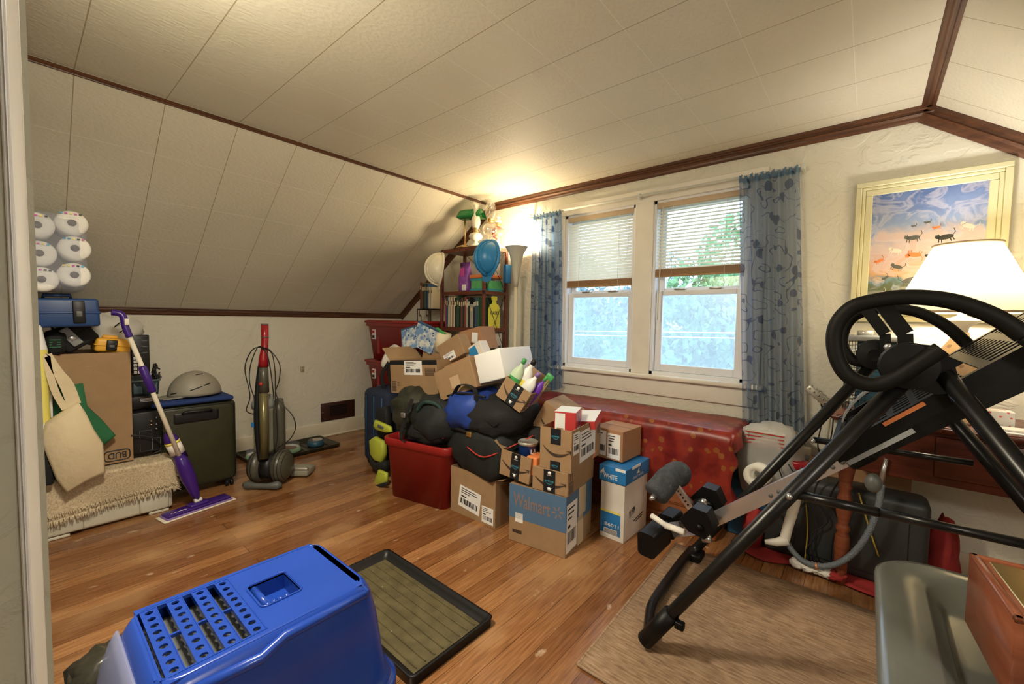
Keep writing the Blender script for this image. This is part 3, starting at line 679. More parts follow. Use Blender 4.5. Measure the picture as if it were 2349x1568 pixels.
# floor row of cartons
carton('plain brown box standing on floor right of red tub, sagging front', zframe(-1.865, 1.66, 0, .02), .355, .26, .27, dec=[('label', 'front', .2, .15, .68, .62, -.12), ('label', 'front', .72, .04, .96, .38)], open_=True,
       flaps=[('right', 2.9, .05)])
carton('large blue and brown printed box at the bottom of the front stack', zframe(-1.384, 1.635, 0, .13), .325, .32, .30, dec=[
    ('retail_blue', 'front', 0, .42, 1, 1), ('retail_blue', 'right', 0, .42, 1, 1), ('text', 'front', .08, .62, .74, .86, -.03, 'Walmart', 'retail_print'), ('spark', 'front', .76, .60, .96, .84, 0, 'retail_print'),
    ('paper_white', 'front', .12, .36, .26, .52), ('ink_brown', 'front', .07, .16, .24, .22), ('label', 'right', .02, .06, .40, .86), ('tape_tan', 'right', .46, .5, .74, 1.0), ('tape_tan', 'right', .44, -.08, .66, .5, .05)])
carton('flat brown taped box lying on the large blue printed box', zframe(-1.252, 1.655, .302, .13), .195, .325, .115, dec=[
    ('prime', 'front', .33, .02, .66, .98), ('smile', 'front', .08, .28, .92, .62), ('arrows', 'right', .06, .52, .20, .94), ('bars', 'right', .05, .06, .20, .48)])
carton('small open brown box holding a coffee can, left of the taped flat box', T(-1.452, 1.63, .335) @ Rz(.1) @ Ry(.10), .185, .20, .135, dec=[
    ('prime', 'front', .36, 0, .66, 1), ('smile', 'front', .06, .3, .94, .62)], open_=True, flaps=[('left', 2.6, .06), ('back', 2.0, .07)])
tall = carton('open brown box on top of the front stack holding two red boxes', zframe(-1.215, 1.665, .418, .13), .17, .37, .205, dec=[
    ('prime', 'front', .34, .62, .66, 1), ('prime', 'front', .34, 0, .66, .22), ('smile', 'front', .1, .36, .96, .58), ('label', 'right', .05, .40, .24, .92), ('label', 'right', .26, .12, .80, .88, .02), ('orange_plastic', 'right', .72, .06, .88, .14, .6), ('bars', 'right', .88, .6, .98, .96)], open_=True)
# two red boxes in it
def small_box(label, X, w, d, h, mat, topm, dec, cat='box', name='small_box'):
    t = thing(name, label, cat, X); m = MB(); m.box(0, 0, 0, w, d, h, mat, .002, seg=1); b = part('carton', m, t)
    m = MB(); m.box(.001, .001, h, w-.001, d-.001, h+.001, topm); part('top_panel', m, b); decals(t, b, w, d, h, dec); return t
small_box('upright red and white food box standing in the top carton', T(-1.185, 1.74, .50) @ Rz(.35), .11, .15, .19, 'box_red', 'paper_white', [('paper_white', 'front', .04, .06, .5, .96), ('bars', 'front', .1, .1, .45, .6), ('can_blue', 'right', .42, .62, .62, .9), ('paper_white', 'right', .3, .1, .9, .55), ('text', 'right', .04, .4, .26, .6, 0, 'H', 'paper_white')])
small_box('red and white box lying tilted in the top carton', T(-1.16, 1.88, .575) @ Rz(.3) @ Rx(.16) @ Ry(-.1), .12, .17, .045, 'box_red', 'paper_white', [])
# coffee can
t = thing('coffee_can', 'blue coffee can with grey lid standing in small open box', 'can', (-1.345, 1.735, .375))
m = MB(); m.lathe([(.05, 0), (.05, .115), (.053, .118)], 'can_blue', 28); b = part('can_body', m, t)
m = MB(); m.lathe([(.054, .117), (.054, .132), (.048, .135), (.046, .129), (.0, .129)], 'can_lid', 28); part('plastic_lid', m, t)
m = MB()
for k, (s, z, c) in enumerate((('LA', .088, 'paper_white'), ('Hm', .06, 'paper_white'))):
    v, f = glyphs(s); xs = [p[0] for p in v]; ys = [p[1] for p in v]; kx = .035/(max(xs)-min(xs)); ky = .022/(max(ys)-min(ys)); a0 = -.62
    m.add([((.0506)*math.cos(a0+(p[0]-min(xs))*kx/.05), .0506*math.sin(a0+(p[0]-min(xs))*kx/.05), z+(p[1]-min(ys))*ky-.01) for p in v], f, c)
part('printed_word', m, b)
m = MB(); m.box(-1.30, 1.665, .36, -1.235, 1.76, .455, 'orange_plastic', .006); single('orange_packet', m, 'orange packet wedged beside the coffee can', 'packet')
# white paper carton with blue lid box on top
carton('tall white paper carton with blue corner standing on floor', zframe(-1.05, 2.0, 0, -.02), .135, .275, .30, 'cardboard_white', top='cardboard_white', dec=[
    ('bright_blue', 'front', .0, .08, .86, .46), ('label_yellow', 'front', .0, .46, .86, .50), ('paper_white', 'front', .1, .06, .8, .20), ('bars', 'front', .12, .07, .76, .18, 0, 'paper_white'), ('text', 'front', .2, .22, .8, .28, 0, 'B6011', 'paper_white'),
    ('stripes', 'right', .22, .38, .52, .56, .5), ('ink', 'right', .40, .28, .85, .30, .12), ('ink', 'right', .5, .24, .8, .26, .12)], open_=True, name='paper_carton')
carton('shallow bright blue lid box set on the white paper carton', T(-1.062, 1.992, .305) @ Rz(-.02), .155, .285, .082, 'bright_blue', dec=[('text', 'front', .04, .2, .7, .52, 0, 'T WHITE', 'paper_white'), ('paper_white', 'front', .62, .82, .98, 1), ('paper_white', 'right', .25, .82, .6, 1),
    ('fin', 'front', .06, .52, .26, .86), ('fin', 'right', .44, .40, .58, .76), ('text', 'right', .28, .18, .72, .34, 0, 'GREAT WHITE', 'paper_white')], name='box_lid')
carton('brown carton with two white labels behind the top open box', T(-1.15, 2.075, .395) @ Rz(-.06), .185, .21, .165, 'cardboard_orange', dec=[('label', 'front', .05, .1, .46, .92), ('label', 'front', .50, .06, .92, .88)])
# things on red tub: cartons, upper level
X, w, h = framep((898, 900), (1005, 906), (903, 826), (-2.2, 1.72, 0), .10)
carton('brown box with white label and black tape strip on the camouflage bag', X, w, .30, h, dec=[('tape_black', 'front', 0, .86, 1, 1.0), ('label', 'front', .32, .56, .70, .98), ('bars', 'front', .76, .55, .96, .76), ('bars', 'front', .02, .05, .12, .36), ('arrows', 'front', .15, .22, .2, .36)],
       open_=True, flaps=[('back', 1.9, .10), ('left', 2.3, .12)])
X, w, h = framep((1012, 920), (1095, 887), (993, 856), (-1.75, 1.66, 0), .06)
carton('tilted brown box with white inner lid flap right of label box', X, w, .34, h, dec=[('tape_clear', 'front', .38, .25, .62, .62)], flaps=[])
X2 = X @ T(w+.0015, .0, .012); m = MB(); m.box(0, 0, 0, .012, .33, h-.006, 'paper_white', .002, seg=1); m.box(.012, .1, 0, .0135, .102, h-.01, 'tape_tan'); m.box(.012, .2, 0, .0135, .202, h-.01, 'tape_tan')
t = thing('foam_lined_box', 'white insulated liner box leaning against the tilted brown box', 'box', X2); m2 = MB(); m2.box(0, 0, 0, .19, .30, h*.93, 'paper_white', .006, T(.002, .02, 0) @ Ry(.10)); b = part('liner', m2, t); m.bm.free()
m = MB()
for k in (.35, .62): m.box(.19*k, .018, h*.931, .19*k+.002, .30, h*.934, 'tape_tan', 0, T(.002, .02, 0) @ Ry(.10)); m.box(.19*k, .019, 0, .19*k+.002, .0195, h*.93, 'tape_tan', 0, T(.002, .02, 0) @ Ry(.10))
part('fold_line', m, b)
X, w, h = framep((1018, 838), (1062, 812), (1006, 792), (-1.8, 1.9, 0), .15)
carton('small brown box with white lid edge tilted on top of pile', X, w*1.1, .10, h, dec=[('label', 'front', .12, .05, .62, .42)], flaps=[])
X, w, h = framep((1062, 812), (1110, 800), (1058, 760), (-1.9, 2.1, 0), .15)
carton('peach brown box with small white sticker at the back of pile', X, w, .18, h, 'cardboard_orange', dec=[('paper_white', 'front', .55, .35, .82, .8, -.3)])
X, w, h = framep((1024, 862), (1080, 838), (1020, 840), (-1.85, 1.8, 0), .1)
carton('slim brown box with torn white label under the small lidded box', X, w, .16, h, 'cardboard_orange', dec=[('label', 'front', .1, .1, .85, .85)])
X, w, h = framep((1078, 838), (1113, 815), (1075, 797), (-1.75, 1.95, 0), .1)
small_box('small white box with blue square label beside peach box', X, w, .08, h, 'cardboard_white', 'cardboard_white', [('hat_blue', 'front', .2, .1, .7, .9)])
X, w, h = framep((1170, 855), (1205, 858), (1172, 840), (-1.6, 2.25, 0), 0)
small_box('tall cream box behind the white liner box', T(X.translation.x, X.translation.y, 0), .13, .10, X.translation.z+.05, 'cardboard_light', 'cardboard_light', [])
# box with bottles, tilted
X, w, h = framep((1160, 945), (1215, 950), (1158, 868), (-1.42, 1.72, 0), .15)
X = T(ony(1137, 905, 1.66)) @ Rz(.25) @ Ry(.52) @ Rx(-.1)
carton('open tilted brown box full of cleaning bottles', X, .165, .20, .12, dec=[('prime', 'front', .38, 0, .72, 1), ('smile', 'front', .06, .3, .96, .66), ('bars', 'right', .1, .1, .3, .9), ('arrows', 'right', .34, .4, .56, .9)], open_=True, flaps=[('back', 1.7, .08)])
BX = X
def bottle(label, X, r, hgt, mat, cap, neck=.3, name='spray_bottle', trig=False, mid=None):
    t = thing(name, label, 'bottle', X); m = MB(); m.lathe([(r*.9, 0), (r, .01), (r, hgt*.55), (r*.85, hgt*.68), (r*neck, hgt*.82), (r*neck, hgt*.9)], mat, 20, sy=.62); b = part('bottle_body', m, t)
    m = MB(); m.lathe([(r*neck*1.25, hgt*.88), (r*neck*1.25, hgt), (r*neck*.6, hgt*1.02)], cap, 16)
    if trig: m.box(-r*.4, -r*.3, hgt*.98, r*1.3, r*.3, hgt*1.14, cap, .006); m.box(r*.7, -r*.15, hgt*.78, r*.9, r*.15, hgt, cap, .003, T(0, 0, 0))
    part('spray_head' if trig else 'cap', m, t)
    if mid: m = MB(); m.lathe([(r*1.012, hgt*.12), (r*1.012, hgt*.5)], mid, 20, sy=.63, caps=False); part('printed_label', m, b)
bottle('white jug with black cap among the cleaning bottles', BX @ T(.06, .09, .02), .038, .24, 'bottle_white', 'black_plastic', mid='yellow_ink', name='cleaner_jug')
bottle('pale green pouch bottle leaning at left of the bottle box', BX @ T(.03, .06, .02) @ Ry(-.05), .034, .22, 'bottle_green_pale', 'bottle_green', mid='bottle_green', name='cleaner_bottle')
bottle('white bottle with lilac cap leaning in the bottle box', BX @ T(.10, .07, .02) @ Ry(.12), .034, .2, 'bottle_white', 'purple_light', name='cleaner_bottle')
bottle('purple spray bottle with green collar at right of the bottle box', BX @ T(.14, .10, .02) @ Ry(.12), .026, .2, 'bottle_purple', 'bottle_green', trig=True)
# big leaning carton behind the can
X, w, h = framep((1205, 1000), (1262, 1045), (1245, 905), (-1.35, 1.86, 0), .2)
carton('large brown carton leaning behind the coffee can box', X, .26, .26, .245, dec=[('tape_tan', 'front', .12, -.0, .34, .35), ('tape_tan', 'front', .4, .75, .66, 1), ('smile', 'front', .1, .45, .9, .62)])

# ---------------------------------------------------------------- totes, duffels and other soft things
def tote(label, X, w, d, h, mat, taper=.88, lid=None, ribs=True, name='storage_tote', group=None, dec=None, t2=.006, rad=.05):
    t = thing(name, label, 'storage bin', X, group); m = MB(); a = taper
    L = [(w*a, d*a, rad*a, 0), (w*(a+.9*(1-a)), d*(a+.9*(1-a)), rad, h*.86), (w, d, rad, h*.865), (w*1.05, d*1.05, rad, h*.88), (w*1.06, d*1.06, rad, h*.985), (w*1.045, d*1.045, rad, h),
         (w*.98, d*.98, rad, h), (w*.97, d*.97, rad, h*.9), (w*a*.97, d*a*.97, rad*a, t2)]
    m.rings(rr_rings(L, 6), mat, True, True); b = part('tub', m, t)
    for s in (-1, 1):
        m = MB(); m.box(s*w*.5-.012, -d*.18, h*.86, s*w*.5+.012, d*.18, h*.995, mat, .006); part('handle_grip', m, b)
    for s in ((-.25, .25) if ribs else ()):
        m = MB(); m.box(w*s-.02, -d*.5*(.93)-.004, h*.15, w*s+.02, -d*.5*.93+.02, h*.84, mat, .004, Rx(-.0)); part('moulded_rib', m, b)
    if lid:
        m = MB(); m.rings(rr_rings([(w*1.07, d*1.08, rad, h*.96), (w*1.09, d*1.10, rad, h*.965), (w*1.09, d*1.10, rad, h*1.01), (w*1.0, d*1.0, rad, h*1.03), (w*.9, d*.85, rad, h*1.012)], 6), lid, True, True); part('lid', m, t)
    if dec:
        for u, v, ww, hh in dec: m = MB(); m.box(u*w-ww/2, -d*.5-.003, v*h-hh/2, u*w+ww/2, -d*.5*.95, v*h+hh/2, 'paper_white'); m.box(u*w-ww*.4, -d*.5-.004, v*h+.1*hh, u*w+ww*.4, -d*.5, v*h+hh*.4, 'red_trim'); m.box(u*w-ww*.4, -d*.5-.004, v*h-hh*.4, u*w+ww*.4, -d*.5, v*h-hh*.1, 'ink'); part('sticker', m, b)
    return t
tote('deep red open plastic tub on floor under the camouflage duffel', T(-2.13, 1.745, 0) @ Rz(.20), .505, .38, .385, 'red_plastic', ribs=False)
for k, (z, lb) in enumerate(((.0, 'lowest red lidded bin in the corner stack, mostly hidden'), (.375, 'second red lidded bin in the corner stack'), (.75, 'topmost red lidded bin in the corner stack with white sticker'))):
    tote(lb, T(-3.32, 2.40, z), .76, .42, .36, 'red_plastic', .86, 'red_plastic', group='red bins stacked in the corner', dec=[(-.33, .66, .05, .09)])
def zipper(m, pts, mat='mid_grey', r=.004): m.tube(pts, r, mat, 6)
def strap(m, pts, w, mat, up=(0, 0, 1)): m.strip(smooth_path(pts, 6), up, w, .004, mat)
# duffels
t = thing('duffel_bag', 'crumpled camouflage and black duffel lying on the red tub', 'bag', (-2.12, 1.78, .405))
m = MB(); m.sph((-.17, 0, .13), (.17, .19, .155), 'camo_fabric', e=.75, nz=.28, ns=2.4, seed=1); b = part('bag_body', m, t)
m = MB(); m.sph((.10, -.03, .12), (.20, .20, .14), 'dark_fabric', e=.8, nz=.3, ns=2.6, seed=2); part('end_pocket', m, t)
m = MB(); m.tube(smooth_path([(.06, -.22, .18), (.12, -.215, .24), (.2, -.17, .22), (.25, -.14, .1)]), .012, 'green_black', 8); part('piping', m, t)
m = MB(); m.sph((.02, -.07, .02), (.21, .15, .06), 'black_matte', e=.7, nz=.3, ns=4, seed=5); part('loose_strap_cloth', m, t)
m = MB(); strap(m, [(-.02, -.2, .24), (-.03, -.25, .12), (-.05, -.26, .0), (-.03, -.24, -.02)], .03, 'black_matte', (1, 0, 0)); m.box(-.05, -.265, .13, -.01, -.25, .16, 'steel', .003); part('shoulder_strap', m, t)
m = MB(); strap(m, [(.20, -.16, .04), (.24, -.13, .08), (.28, -.05, .07)], .05, 'red_trim'); part('red_strap', m, t)
t = thing('duffel_bag', 'royal blue and black gym bag on top of the black duffel', 'bag', (-1.68, 1.80, .50))
m = MB(); m.sph((-.07, -.02, .115), (.17, .20, .125), 'blue_fabric', e=.75, nz=.2, ns=2.2, seed=11); b = part('bag_body', m, t)
m = MB(); m.sph((.12, .0, .105), (.17, .205, .115), 'black_matte', e=.8, nz=.3, ns=3, seed=12); part('end_pocket', m, t)
m = MB(); zipper(m, smooth_path([(-.2, -.16, .19), (-.05, -.17, .225), (.1, -.15, .22)]), 'black_plastic', .007); part('zip', m, t)
m = MB(); strap(m, [(-.14, -.17, .2), (-.08, -.17, .27), (.02, -.16, .26), (.06, -.18, .2)], .03, 'black_matte', (0, 1, 0)); part('handle', m, t)
m = MB(); m.sph((-.04, .12, .20), (.09, .07, .035), 'gift_paper', nz=.4, ns=4, seed=3); part('crumpled_lining', m, t)
t = thing('duffel_bag', 'large black travel duffel with thin red piping stuffed in brown box', 'bag', (-1.66, 1.86, .13))
m = MB(); m.sph((0, 0, .275), (.26, .24, .165), 'dark_fabric', e=.55, nz=.16, ns=2, seed=21); b = part('bag_body', m, t)
m = MB(); m.sph((.2, .12, .27), (.22, .2, .17), 'black_matte', e=.6, nz=.2, ns=2.3, seed=22); part('end_pocket', m, t)
m = MB(); m.tube(smooth_path([(-.02, -.245, .3), (.1, -.24, .27), (.22, -.18, .33), (.3, -.06, .39)]), .004, 'red_trim', 6); part('piping', m, t)
m = MB(); m.tube(smooth_path([(-.24, -.2, .36), (-.1, -.235, .385), (.08, -.22, .36)]), .011, 'black_plastic', 8); m.box(-.03, -.25, .36, .01, -.235, .39, 'brass', .003); part('zip', m, t)
t = thing('backpack', 'black padded backpack behind the label box', 'bag', (-2.72, 1.96, .52))
m = MB(); m.sph((0, 0, .18), (.14, .13, .19), 'black_matte', e=.8, nz=.2, ns=3, seed=31); part('bag_body', m, t)
m = MB(); strap(m, [(-.07, -.12, .28), (-.13, -.14, .18), (-.1, -.14, .05)], .04, 'dark_fabric', (1, 0, 0)); part('shoulder_strap', m, t)
# navy upright suitcase and lime vest
t = thing('suitcase', 'navy soft upright suitcase standing left of the red tub', 'suitcase', T(-2.84, 1.94, 0) @ Rz(.05))
m = MB(); m.box(-.16, -.2, .03, .16, .2, .60, 'navy_fabric', .05, seg=4); b = part('shell', m, t)
m = MB()
for x in (-.1, 0.0, .1): m.tube([(x, -.203, .07), (x, -.203, .55)], .004, 'book_blue', 6)
m.tube(smooth_path([(-.163, -.15, .08), (-.163, -.15, .54), (-.163, .15, .54), (-.163, .15, .08)], 5), .004, 'book_blue', 6); part('piping', m, b)
m = MB(); m.tube([(-.06, 0, .595), (-.06, 0, .62), (.06, 0, .62), (.06, 0, .595)], .009, 'black_plastic', 8); part('handle', m, t)
for x, y in ((-.12, -.15), (.12, -.15), (-.12, .15), (.12, .15)):
    m = MB(); m.lathe([(.024, -.012), (.024, .012)], 'black_plastic', 14, T(x, y, .024) @ Rx(PI/2)); part('wheel', m, t)
t = thing('safety_vest', 'crumpled lime and black vest squeezed between navy suitcase and red tub', 'vest', (-2.52, 1.66, 0))
def soft(m, pts, Y, th, mat):
    P = [ony(a, b2, Y) for a, b2 in pts]; c = sum(P, V())/len(P); R = []
    for dy, s in ((-th/2, .8), (-th*.35, .96), (0, 1.0), (th*.35, .96), (th/2, .8)): R.append([V((c.x+(p.x-c.x)*s, p.y+dy, c.z+(p.z-c.z)*s)) for p in P])
    m.rings(R, mat, True, True)
for pts, Y, th in (([(851, 1008), (862, 1000), (882, 1012), (884, 1040), (880, 1060), (864, 1056), (853, 1040)], 1.66, .05), ([(870, 1076), (888, 1084), (889, 1108), (866, 1112), (860, 1106)], 1.60, .03)):
    m = MB(); soft(m, pts, Y, th, 'lime'); b = part('vest_fabric', m, t, True)
for pts, Y, th in (([(853, 1044), (866, 1058), (886, 1056), (890, 1080), (868, 1080), (854, 1064)], 1.67, .06), ([(846, 1122), (862, 1112), (888, 1104), (888, 1112), (860, 1122), (850, 1126)], 1.57, .02), ([(868, 935), (890, 930), (895, 1000), (880, 1005), (866, 985)], 1.70, .06)):
    m = MB(); soft(m, pts, Y, th, 'black_matte'); part('dark_panel', m, t, True)
m = MB(); soft(m, [(858, 975), (862, 962), (896, 978), (900, 990), (888, 992), (864, 984)], 1.60, .03, 'lime'); soft(m, [(867, 972), (881, 979), (878, 985), (866, 979)], 1.585, .008, 'mid_grey'); part('collar_tab', m, t, True)
m = MB(); soft(m, [(840, 1122), (850, 1115), (853, 1122), (846, 1129)], 1.565, .012, 'lime'); part('tail_strap', m, t, True)

# gift bags, paper roll, white plate on the back of the pile
P0 = ony(945, 800, 1.98); 
for k, (px, py, tx, ww, hh, lb) in enumerate(((946, 800, -.25, .075, .17, 'left blue and white patterned gift bag on the pile'), (972, 800, .35, .10, .19, 'middle blue and white patterned gift bag leaning right'), (996, 800, .55, .05, .16, 'green edged narrow gift bag at right of the gift bags'))):
    p = ony(px, py, 1.97+.03*k); t = thing('gift_bag', lb, 'gift bag', T(p.x, p.y, p.z) @ Ry(tx) @ Rz(.2), 'gift bags on the pile')
    m = MB(); m.add([(-ww, -.03, 0), (ww, -.03, 0), (ww, .03, 0), (-ww, .03, 0), (-ww, -.012, hh), (ww, -.012, hh), (ww, .012, hh), (-ww, .012, hh)], [(0, 1, 5, 4), (1, 2, 6, 5), (2, 3, 7, 6), (3, 0, 4, 7), (0, 3, 2, 1)], 'gift_paper'); b = part('paper_bag', m, t)
    m = MB(); m.box(-ww, -.0135, hh-.012, ww, .0135, hh, 'bottle_green' if k == 2 else 'book_blue'); part('top_hem', m, b)
p = ony(905, 815, 1.95); m = MB(); m.lathe([(.10, 0), (.105, .05), (.10, .07), (.075, .07), (.07, .05)], 'cardboard_white', 32, T(p.x+.02, p.y, p.z-.03) @ Ry(-.4) @ Rx(1.0)); single('foam_ring', m, 'white round foam ring behind the black backpack', 'ring')
p = ony(1012, 790, 2.05); m = MB(); m.lathe([(.055, 0), (.055, .14)], 'wax_cream', 20, T(p.x, p.y, p.z-.05) @ Ry(.25)); single('paper_roll', m, 'fat cream paper roll beside the gift bags', 'roll')

# ---------------------------------------------------------------- chest with cloth
t = thing('wooden_chest', 'low orange-brown wooden chest under the starry red cloth', 'chest', (-1.18, 2.52, 0))
m = MB(); m.box(-.60, -.17, .05, .60, .2, .55, 'chest_wood', .006); b = part('cabinet_body', m, t)
m = MB(); m.box(-.62, -.185, 0, .62, .2, .07, 'chest_wood', .01); part('plinth', m, t)
m = MB(); m.box(-.62, -.19, .548, .62, .2, .575, 'chest_wood', .006); part('top', m, t)
for k in (-.3, .3):
    m = MB(); m.box(k-.25, -.183, .14, k+.25, -.17, .48, 'chest_wood', .012); part('front_panel', m, t)
def cloth():
    x0, x1, yb, yf, zt = -1.86, -.50, YW-.035, 2.305, .585
    m = MB()
    def f(u, v):
        x = x0+(x1-x0)*min(u/.93, 1); over = max(0, u-.93)/.07
        if v < .45:
            y = yb+(yf-yb)*v/.45; z = zt+.012+.008*NZ.noise(V((x*5, y*6, 0)))
        else:
            s = (v-.45)/.55; drop = .27+.10*(u)+.02*math.sin(u*23); y = yf-.012-.022*math.sin(u*41+1)*s-.012*s; z = zt-.01-s*drop
        if over > 0:
            x = x1+.02+.02*math.sin(v*22)*over; z = z-(.10*over+.02*math.sin(v*15)*over) if v < .45 else z
        return (x, y, z)
    m.grid(f, 70, 34, 'starry_red', .006); return m
t = single('tablecloth', cloth(), 'red cloth printed with golden stars draped over chest below window', 'tablecloth')
# clear bag with paper rolls, blue tub behind
t = thing('plastic_bag', 'clear plastic bag of paper towel rolls right of the red cloth', 'bag', (-.36, 2.52, .30))
m = MB(); m.sph((0, 0, .13), (.15, .13, .20), 'bag_clear', e=.8, nz=.25, ns=3, seed=51); b = part('bag_film', m, t)
m = MB(); m.sph((-.01, .01, .265), (.12, .10, .05), 'bag_white', e=.7, nz=.2, ns=3, seed=52); 
for k in range(4): m.box(-.1, -.095-.0, .235+.018*k, .07, -.090, .240+.018*k, 'red_trim')
part('printed_top', m, b)
m = MB(); m.lathe([(.055, 0), (.055, .2), (.024, .2), (.024, 0)], 'tissue', 28, T(-.02, -.02, .08) @ Ry(-.12) @ Rx(PI/2-.15)); part('paper_roll', m, t)
single('storage_box', (lambda m: m.box(-.545, 2.50, 0, -.36, 2.69, .31, 'storage_blue', .01) and m or m)(MB()), 'dark blue storage box on floor under the clear bag', 'storage box')

# ---------------------------------------------------------------- bookshelf corner
SX0, SX1, SY0, SY1 = -2.86, -2.33, 2.40, 2.69
t = thing('bookshelf', 'tall dark red-brown open bookshelf with wire cross braces in the corner', 'shelf', (-2.595, 2.545, 0)); BS = t
for x in (SX0, SX1-.024):
    for y in (SY0, SY1-.024):
        m = MB(); m.box(x, y, 0, x+.024, y+.024, 1.735, 'shelf_wood', .002, seg=1); part('post', m, t, True)
ZS = [.10, .48, .87, 1.075, 1.375, 1.735]
for z in ZS:
    m = MB(); m.box(SX0+.004, SY0+.004, z-.02, SX1-.004, SY1-.004, z-.004, 'shelf_wood', .002, seg=1); m.box(SX0, SY0+.002, z-.03, SX1, SY0+.016, z, 'shelf_wood'); m.box(SX1-.016, SY0, z-.03, SX1-.002, SY1, z, 'shelf_wood'); part('shelf_board', m, t, True)
m = MB()
for za, zb in ((.87, 1.37), (1.37, 1.73), (.1, .87)):
    m.tube([(SX1-.01, SY0+.02, za), (SX1-.01, SY1-.02, zb)], .0022, 'cord_black', 5); m.tube([(SX1-.01, SY0+.02, zb), (SX1-.01, SY1-.02, za)], .0022, 'cord_black', 5)
for za, zb in ((1.37, 1.73),): m.tube([(SX0+.02, SY1-.01, za), (SX1-.02, SY1-.01, zb)], .0022, 'cord_black', 5); m.tube([(SX0+.02, SY1-.01, zb), (SX1-.02, SY1-.01, za)], .0022, 'cord_black', 5)
part('wire_brace', m, t, True)
def book(x, y, z, th, dp, hh, mat, label, grp='books on the shelf', yaw=0, page=True):
    t = thing('book', label, 'book', T(x, y, z) @ Rz(yaw), grp); m = MB(); m.box(0, 0, 0, th, dp, hh, mat, .002, seg=1); b = part('cover', m, t)
    m = MB(); m.box(.002, .003, hh-.002, th-.002, dp+.001, hh+.0005, 'book_cream'); m.box(th*.2, -.0008, hh*.72, th*.8, 0, hh*.86, 'book_cream' if mat not in ('book_cream',) else 'book_brown'); part('spine_title', m, b)
names = {'book_blue': 'navy', 'book_cream': 'cream', 'book_black': 'black', 'book_green': 'dark green', 'book_red': 'dark red', 'book_grey': 'grey', 'book_brown': 'brown'}
seq = [('book_red', .014, .27), ('book_blue', .022, .26), ('book_cream', .016, .265), ('book_grey', .012, .25), ('book_cream', .016, .262), ('book_brown', .012, .25), ('book_cream', .014, .262), ('book_black', .024, .25), ('book_green', .02, .265), ('book_black', .022, .25), ('book_brown', .022, .245), ('book_black', .016, .25), ('book_red', .018, .255), ('book_grey', .02, .235), ('book_black', .02, .25), ('book_grey', .036, .19), ('book_black', .02, .24), ('book_blue', .016, .25), ('book_green', .018, .25)]
x = SX0+.03
for i, (mt, th, hh) in enumerate(seq):
    if x+th > SX1-.03: break
    prev = names[seq[i-1][0]] if i else 'shelf post'
    book(x, SY0+.03, 1.075, th, .17, hh, mt, '%s book on the middle bookshelf row, %s from the left' % (names[mt], ['first', 'second', 'third', 'fourth', 'fifth', 'sixth', 'seventh', 'eighth', 'ninth', 'tenth', 'eleventh', 'twelfth', 'thirteenth', 'fourteenth', 'fifteenth', 'sixteenth', 'seventeenth', 'eighteenth', 'nineteenth'][i])); x += th+.003
# wire stand with more books at the left
PB = ony(958, 706, 2.50)
t = thing('wire_stand', 'thin black wire plant stand holding books left of the bookshelf', 'stand', (PB.x+.11, 2.56, 0))
m = MB()
for dx in (-.10, .10):
    for dy in (-.07, .07): m.tube([(dx, dy, PB.z-.01), (dx, dy, 0)], .004, 'black_paint', 6)
part('leg', m, t)
m = MB(); m.tube([(-.10, -.07, PB.z-.012), (.10, -.07, PB.z-.012), (.10, .07, PB.z-.012), (-.10, .07, PB.z-.012)], .005, 'black_paint', 6, True)
for k in range(5): m.tube([(-.09+.045*k, -.07, PB.z-.010), (-.09+.045*k, .07, PB.z-.010)], .003, 'black_paint', 5)
for sx in (-.05, .05): m.tube(smooth_path([(sx-.02, -.07, PB.z-.012), (sx-.012, -.07, PB.z-.08), (sx+.01, -.07, PB.z-.14), (sx, -.07, .3)]), .003, 'black_paint', 5)
part('top_ring', m, t)
x = PB.x+.008; pn = 'stand edge'
for i, (mt, th, hh) in enumerate([('book_brown', .026, .25), ('book_brown', .02, .235), ('book_black', .018, .235), ('book_green', .018, .24), ('book_black', .016, .235), ('book_blue', .02, .235), ('book_cream', .016, .20), ('book_grey', .014, .2), ('book_cream', .016, .2)]):
    book(x, 2.52, PB.z-.006, th, .12, hh, mt, '%s book on the wire stand, %s from the left' % (names[mt], ['first', 'second', 'third', 'fourth', 'fifth', 'sixth', 'seventh', 'eighth', 'ninth'][i]), 'books on the wire stand'); x += th+.002
# shelf contents
def boxy(name, label, cat, x0, y0, z0, x1, y1, z1, mat, bev=.004, extra=()):
    t = thing(name, label, cat, ((x0+x1)/2, (y0+y1)/2, z0)); m = MB(); m.box(x0, y0, z0, x1, y1, z1, mat, bev); b = part('body', m, t, True)
    for nm, a in extra: m = MB(); m.box(*a); part(nm, m, b, True)
    return t
x0 = SX0+.16; t = thing('snack_bag', 'purple and white crinkled bag standing on the upper shelf', 'bag', (x0+.06, SY0+.09, 1.375))
m = MB(); m.rings([[(x+.006*math.sin(z*40+q), y, z) for q, (x, y) in enumerate(rrect(.115, dd, min(.02, dd*.45), 4))] for z, dd in ((0, .055), (.03, .07), (.12, .066), (.19, .035), (.225, .010), (.25, .006))], 'bag_purple', True, True); b = part('bag_body', m, t); m = MB(); m.box(.0, -.04, .01, .05, -.034, .06, 'paper_white', .003); m.box(-.03, -.034, .13, .02, -.03, .2, 'magenta_ink', .003); part('printed_panel', m, b)
t = boxy('wipes_tub', 'green and blue wipes tub left of the shelf post', 'tub', SX1-.20, SY0+.05, 1.375, SX1-.065, SY0+.15, 1.47, 'wipes_green', .006, [('rim', (SX1-.203, SY0+.047, 1.462, SX1-.062, SY0+.153, 1.478, 'wipes_blue')), ('base_band', (SX1-.202, SY0+.048, 1.376, SX1-.063, SY0+.152, 1.396, 'wipes_blue'))])
